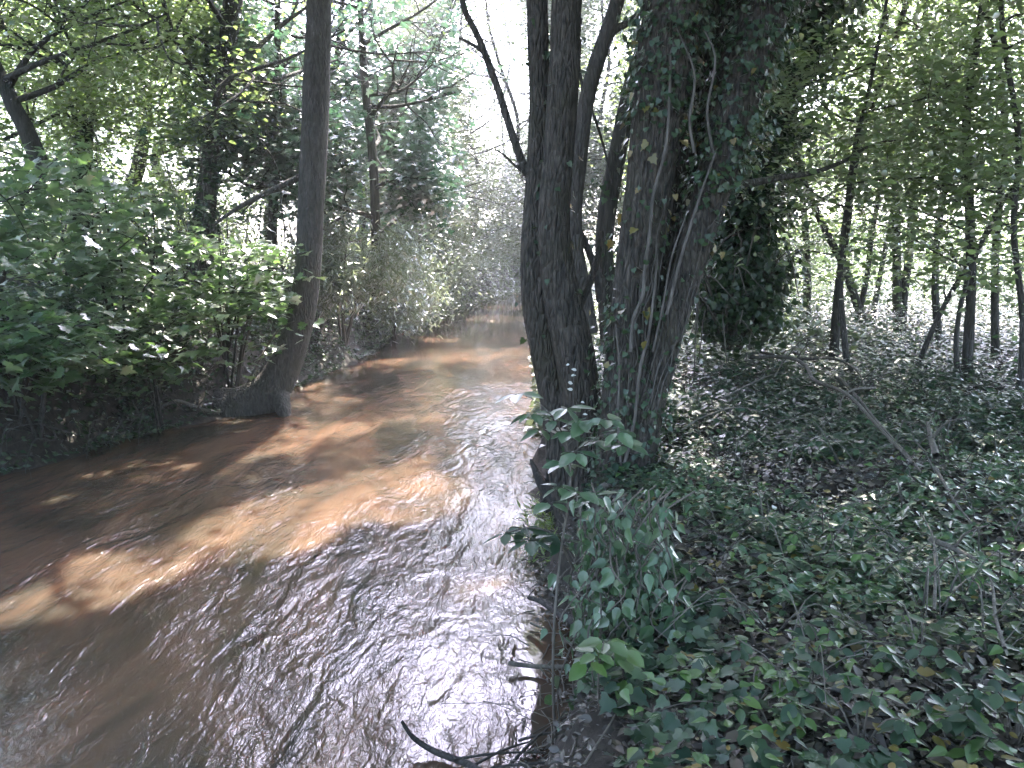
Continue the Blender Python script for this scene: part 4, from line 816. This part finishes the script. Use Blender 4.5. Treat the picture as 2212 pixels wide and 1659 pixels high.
# ------------------------------------------------------------------ foreground saplings with whorled leaves
def whorl(rng, c, axis, k, size, gl, gs, droop=-.25, r0=.015):
    a0 = rng.uniform(0, 6.3)
    for i in range(k):
        a = a0+i*2*np.pi/k+rng.normal(0, .15); d = np.array([math.cos(a), math.sin(a), droop+rng.normal(0, .15)])
        s = size*rng.uniform(.75, 1.1)
        gl.append((c+d*r0, d, rng.normal(0, .22, 3)+[0, 0, 1], s))
def leafy_plant(name, label, cat, stems, whorls, mat, seed, size=.1, tpl=OVAL, r=.006, group=None, k=5, bark='twig', droop=-.25):
    rng = np.random.default_rng(seed); q = PX(*stems[0]); root = thing(name, q[0], label, cat, group)
    gt_s = []
    for s in stems:
        g = Geo(); g.add(*tube(PX(*s), [r, r*.8, r*.45], n=len(s)*6, seg=7, rough=.08, seed=seed)); gt_s.append(g)
    gl = []; gt = Geo(); gst = []
    main = np.vstack([catmull(PX(*s), 40) for s in stems])
    for (a, b_, Y) in whorls:
        c = P(a, b_, Y); j = np.argmin(np.linalg.norm(main-c-[0, 0, -.05], axis=1))
        gt_s[0].add(*tube([main[j], (main[j]+c)/2+[0, 0, .02], c], [r*.4, r*.25], n=6, seg=5)); whorl(rng, c, None, k+int(rng.integers(-1, 2)), size, gl, None, droop)
    for g in gt_s: g.obj("stem", M[bark], root, True)
    pos = np.array([a[0] for a in gl]); dv = np.array([a[1] for a in gl]); nv = np.array([a[2] for a in gl]); sz = np.array([a[3] for a in gl])
    g = Geo(); g.add(*leaves(tpl, pos, dv, nv, sz, rng.random(len(pos)))); g.obj("foliage", M[mat], root); return root
leafy_plant("sapling", "tall thin foreground sapling with leaf whorls in front of the trunk base", "sapling",
            [[(1205, 1690, 2.9), (1195, 1500, 2.95), (1197, 1350, 3.0), (1210, 1200, 3.1), (1228, 1080, 3.2), (1232, 1010, 3.25), (1220, 950, 3.3), (1195, 900, 3.35)]],
            [(1195, 905, 3.35), (1170, 925, 3.4), (1230, 930, 3.3), (1265, 905, 3.3), (1300, 950, 3.3), (1335, 930, 3.2), (1245, 975, 3.2), (1220, 1000, 3.3), (1120, 850, 3.5), (1250, 1060, 3.1), (1210, 1050, 3.15), (1285, 1070, 3.1), (1190, 1085, 3.1), (1150, 890, 3.4), (1350, 960, 3.2), (1225, 880, 3.35), (1310, 905, 3.25)], 'creeper', 600, .1, k=5)
leafy_plant("sapling", "blurry pale leaf spray reaching left over the water", "sapling", [[(1240, 1230, 3.3), (1200, 1160, 3.25), (1150, 1140, 3.2), (1095, 1150, 3.15)]], [(1095, 1150, 3.15), (1130, 1140, 3.2), (1175, 1150, 3.2), (1215, 1165, 3.2), (1150, 1165, 3.1)], 'herb', 601, .1, k=5)
leafy_plant("sapling", "bright green five-leaved sapling low in front of the bank", "sapling",
            [[(1318, 1690, 2.6), (1300, 1580, 2.6), (1292, 1480, 2.6), (1300, 1400, 2.65)]],
            [(1290, 1410, 2.6), (1270, 1425, 2.6), (1330, 1420, 2.65), (1350, 1460, 2.65), (1310, 1385, 2.7), (1345, 1400, 2.7)], 'fresh', 602, .095, k=5)
leafy_plant("sapling", "slender bare-stemmed sapling right of the bright green one", "sapling", [[(1355, 1690, 2.5), (1362, 1600, 2.5), (1368, 1520, 2.55), (1375, 1460, 2.6)]], [(1375, 1460, 2.6), (1400, 1480, 2.6), (1365, 1500, 2.55)], 'herb', 603, .06, k=4)
# hanging creeper with pointed drooping leaves
rng = np.random.default_rng(610)
cr_ = thing("creeper", P(1350, 1150, 3.6), "curtain of drooping pointed creeper leaves over the bank edge", "creeper")
g = Geo(); pos = []
for k in range(115):
    a = rng.uniform(1250, 1455); b_ = rng.uniform(1080, 1430); Y = rng.uniform(3.0, 3.6) if b_ > 1220 else rng.uniform(3.25, 3.8)
    s = P(a, b_, Y); L_ = rng.uniform(.1, .48); q = [s+[rng.uniform(0, .2), .3, 0], s, s+[rng.normal(0, .06), -.08, -L_*.5], s+[rng.normal(.05, .08), -.12, -L_]]
    g.add(*tube(q, [.005, .004, .002], n=12, seg=5)); c = catmull(q, 12)
    for i in range(2, 12): pos.append(c[i])
g.obj("stems", M['twig'], cr_, True)
pos = np.array(pos); n = len(pos); g = Geo(); g.add(*leaves(POINT, pos+rng.normal(0, .03, (n, 3)), rdir(rng, n, -2.4, -.2), rng.normal(0, .45, (n, 3))+[0, -.45, .8], rng.uniform(.045, .09, n), rng.random(n))); g.obj("foliage", M['creeper'], cr_)
cr2 = thing("creeper", P(1340, 1560, 2.7), "low mat of ivy leaves at the bottom below the creeper curtain", "creeper")
n = 420; x = rng.uniform(.32, .85, n); y = rng.uniform(2.1, 3.7, n); p = np.stack([x, y, np.maximum(H(x, y), .02)+rng.uniform(.02, .14, n)], 1)
g = Geo(); g.add(*leaves(IVY, p, rdir(rng, n, -.6, .2), rnrm(rng, n, .4, (-.2, -.2, 1)), rng.uniform(.04, .075, n), rng.random(n))); g.obj("foliage", M['herb'], cr2)
x, y = scatter(rng, 1500, 1.6, 9, 1.4); n = len(x); p = np.stack([x, y, H(x, y)+rng.uniform(.04, .12, n)], 1)
g = Geo(); g.add(*leaves(OVAL, p, rdir(rng, n, -.3, .3), rnrm(rng, n, .4), .02+.045*rng.random(n), rng.random(n))); tag(g.obj("yellowed_leaves", M['ivyold']), "yellow and brown leaves lying on the green plants of the right bank", "fallen leaves", None, 'stuff')
x, y = scatter(rng, 1800, 1.6, 7, 1.4); n = len(x); p = np.stack([x, y, H(x, y)+rng.uniform(.06, .16, n)], 1)
g = Geo(); g.add(*leaves(POINT, p, rdir(rng, n, -.3, .3), rnrm(rng, n, .35), .03+.04*rng.random(n), rng.random(n))); tag(g.obj("young_leaves", M['fresh']), "bright young leaves dotted through the ground plants", "young leaves", None, 'stuff')
# trash of leaves, twigs and mud under the bank at the backwater
n = 3800; x = .0+.75*rng.random(n); y = rng.uniform(2.1, 6.2, n); hh = H(x, y); m_ = hh > -.06; x = x[m_]; y = y[m_]; n = len(x)
p = np.stack([x, y, np.maximum(H(x, y), .004)+rng.uniform(.002, .03, n)], 1)
g = Geo(); g.add(*leaves(OVALB, p, rdir(rng, n, -.4, .4), slope_n(x, y)*.6+rng.normal(0, .4, (n, 3)), .015+.04*rng.random(n)**1.5, rng.random(n)**2)); tag(g.obj("bank_debris", M['litter']), "dead leaves and trash caught at the foot of the right bank", "debris", None, 'stuff')
g = Geo()
for k in range(150):
    x0_ = rng.uniform(.1, .6); y0_ = rng.uniform(2.2, 6); s0 = onground(x0_, y0_, .02); s0[2] = max(s0[2], .01); d = rng.normal(0, 1, 3)*[.18, .18, .08]
    g.add(*tube([s0, s0+d*.5+[0, 0, .02], s0+d+[-.05, 0, -.04]], [rng.uniform(.002, .006), .0015], n=7, seg=4, rough=.1))
tag(g.obj("rootlets", M['twig']), "fine rootlets and twigs hanging from the edge of the right bank", "roots", None, 'stuff')
# small white flowering sprig by the trunk, yellow-green water plants
fl = thing("flowering_sprig", P(1245, 960, 5.3), "small white flowering sprig in front of the twin trunks", "flower")
g = Geo(); g.add(*tube(PX((1248, 1000, 5.4), (1246, 940, 5.3), (1240, 880, 5.3), (1238, 830, 5.3), (1245, 780, 5.3)), [.004, .002], n=12, seg=5)); g.obj("stem", M['vine'], fl, True)
pos = np.array([P(1240+rng.normal(0, 12), yy, 5.3+rng.normal(0, .02)) for yy in (788, 800, 812, 826, 842, 868, 884, 890, 895, 886)]); g = Geo()

for q in range(10): g = Geo(); g.add(*leaves(OVALB, pos[q:q+1], rdir(rng, 1, -.3, .3), rng.normal(0, .3, (1, 3))+[0, -.6, .6], rng.uniform(.03, .05, 1), rng.random(1))); g.obj("petal", M['petal'], fl)
for i, (a, b_, lab) in enumerate([(1165, 1130, "yellow-green water plant lit at the bank below the snag, upper clump"), (1172, 1200, "yellow-green water plant lit at the bank, lower clump"), (1190, 1165, "yellow-green water plant lit at the bank, middle clump")]):
    c = np.array(P(*wpt(a, b_, .02))); o = thing("water_plant", c, lab, "water plant", "yellow-green plants at the water edge"); n = 160
    p = c+rng.normal(0, 1, (n, 3))*[.09, .16, .06]+[0, 0, .1]; g = Geo(); g.add(*leaves(LANCE, p, rdir(rng, n, .1, 1.2), rnrm(rng, n, .5), rng.uniform(.05, .12, n), rng.random(n))); g.obj("foliage", M['lime'], o)
# leafy seedlings on the bank
seed_px = [(1640, 935), (1560, 1010), (1500, 940), (1620, 1115), (1700, 1130), (1760, 1240), (1830, 1275), (1900, 1240), (1860, 1010), (1780, 900), (1710, 710), (1560, 1170), (1490, 1290), (1600, 1360), (1900, 1130), (2050, 980), (1990, 870), (1900, 800), (1580, 850), (1480, 800),
           (1540, 1480), (1620, 1540), (1680, 1600), (1780, 1450), (1900, 1430), (2000, 1500), (2090, 1560), (2150, 1450), (2160, 1300), (2180, 1000), (2150, 900), (1960, 1600), (1860, 1620), (2060, 1640), (2190, 1620), (1730, 1520)]
where = ["above the brush pile", "beside the dark hollow", "near the ivy tree foot", "in the middle litter", "right of the middle litter", "in the brightest green patch", "at the heart of the green patch", "right end of the green patch", "beneath the arching dead branch", "under the brush pile",
         "at the foot of the thin dark stem", "by the pale lit litter", "below the pale lit litter", "left of the lower litter", "right of the arching branch end", "by the pale broken stub", "below the nearest slim trunk", "left of the nearest slim trunk", "behind the dark hollow", "behind the ivy tree foot",
         "on the earth lump at bottom", "fern-like, right of the earth lump", "low, on the bottom edge slope", "in the dark lower litter", "in the lower right litter", "near the bottom right twigs", "bottom right, below the twigs", "near the right edge, lower", "near the right edge by the bent twig", "at the right edge, upper", "behind the broken stub", "bottom edge, right of middle", "bottom edge, middle right", "bottom edge, near the corner", "in the bottom right corner", "between earth lump and dark litter"]
for i, ((a, b_), wh) in enumerate(zip(seed_px, where)):
    rg_ = np.random.default_rng(700+i); c = Gp(a, b_); o = thing("seedling", c, "leafy green seedling "+wh, "seedling", "leafy seedlings on the right bank")
    g = Geo(); P_, D_ = [], []; ns = 5; hs = rg_.uniform(.12, .3); wd = .05+.018*c[1]
    for k in range(ns):
        e = c+np.array([rg_.normal(0, wd), rg_.normal(0, wd), hs*rg_.uniform(.6, 1)]); g.add(*tube([c-[0, 0, .02], (c+e)/2+[0, 0, .04], e], [.004, .002], n=6, seg=5))
        a0 = rg_.uniform(0, 6.3)
        for j in range(6):
            t = a0+j*1.05; dv = np.array([math.cos(t), math.sin(t), -.3+rg_.normal(0, .15)]); P_.append(e+dv*.01+[0, 0, -.03*(j % 2)]); D_.append(dv)
    g.obj("stems", M['twig'], o, True); n = len(P_)
    g = Geo(); g.add(*leaves(OVAL, np.array(P_), np.array(D_), rnrm(rg_, n, .2), rg_.uniform(.04, .075, n), rg_.random(n))); g.obj("foliage", M['fresh'] if i in (5, 6, 20, 21, 22, 28, 33) else M['herb'], o)

# ------------------------------------------------------------------ thin haze volume, added mostly in place of lens veiling glare
def hazemat():
    m, t = newmat("haze"); v = node(t, "ShaderNodeVolumePrincipled"); v.inputs["Density"].default_value = .0014; v.inputs["Color"].default_value = (.95, .97, 1, 1); v.inputs["Anisotropy"].default_value = .45
    o = node(t, "ShaderNodeOutputMaterial"); t.links.new(v.outputs[0], o.inputs[1]); return m
x0, x1, y0, y1, z0, z1 = -460, 470, -60, 560, -2.2, 40
hv = [(x, y, z) for z in (z0, z1) for y in (y0, y1) for x in (x0, x1)]
tag(build("haze", hv, [[0, 2, 3, 1], [4, 5, 7, 6], [0, 1, 5, 4], [2, 6, 7, 3], [0, 4, 6, 2], [1, 3, 7, 5]], hazemat()), "thin haze added in place of the lens veil", "haze", None, 'stuff')
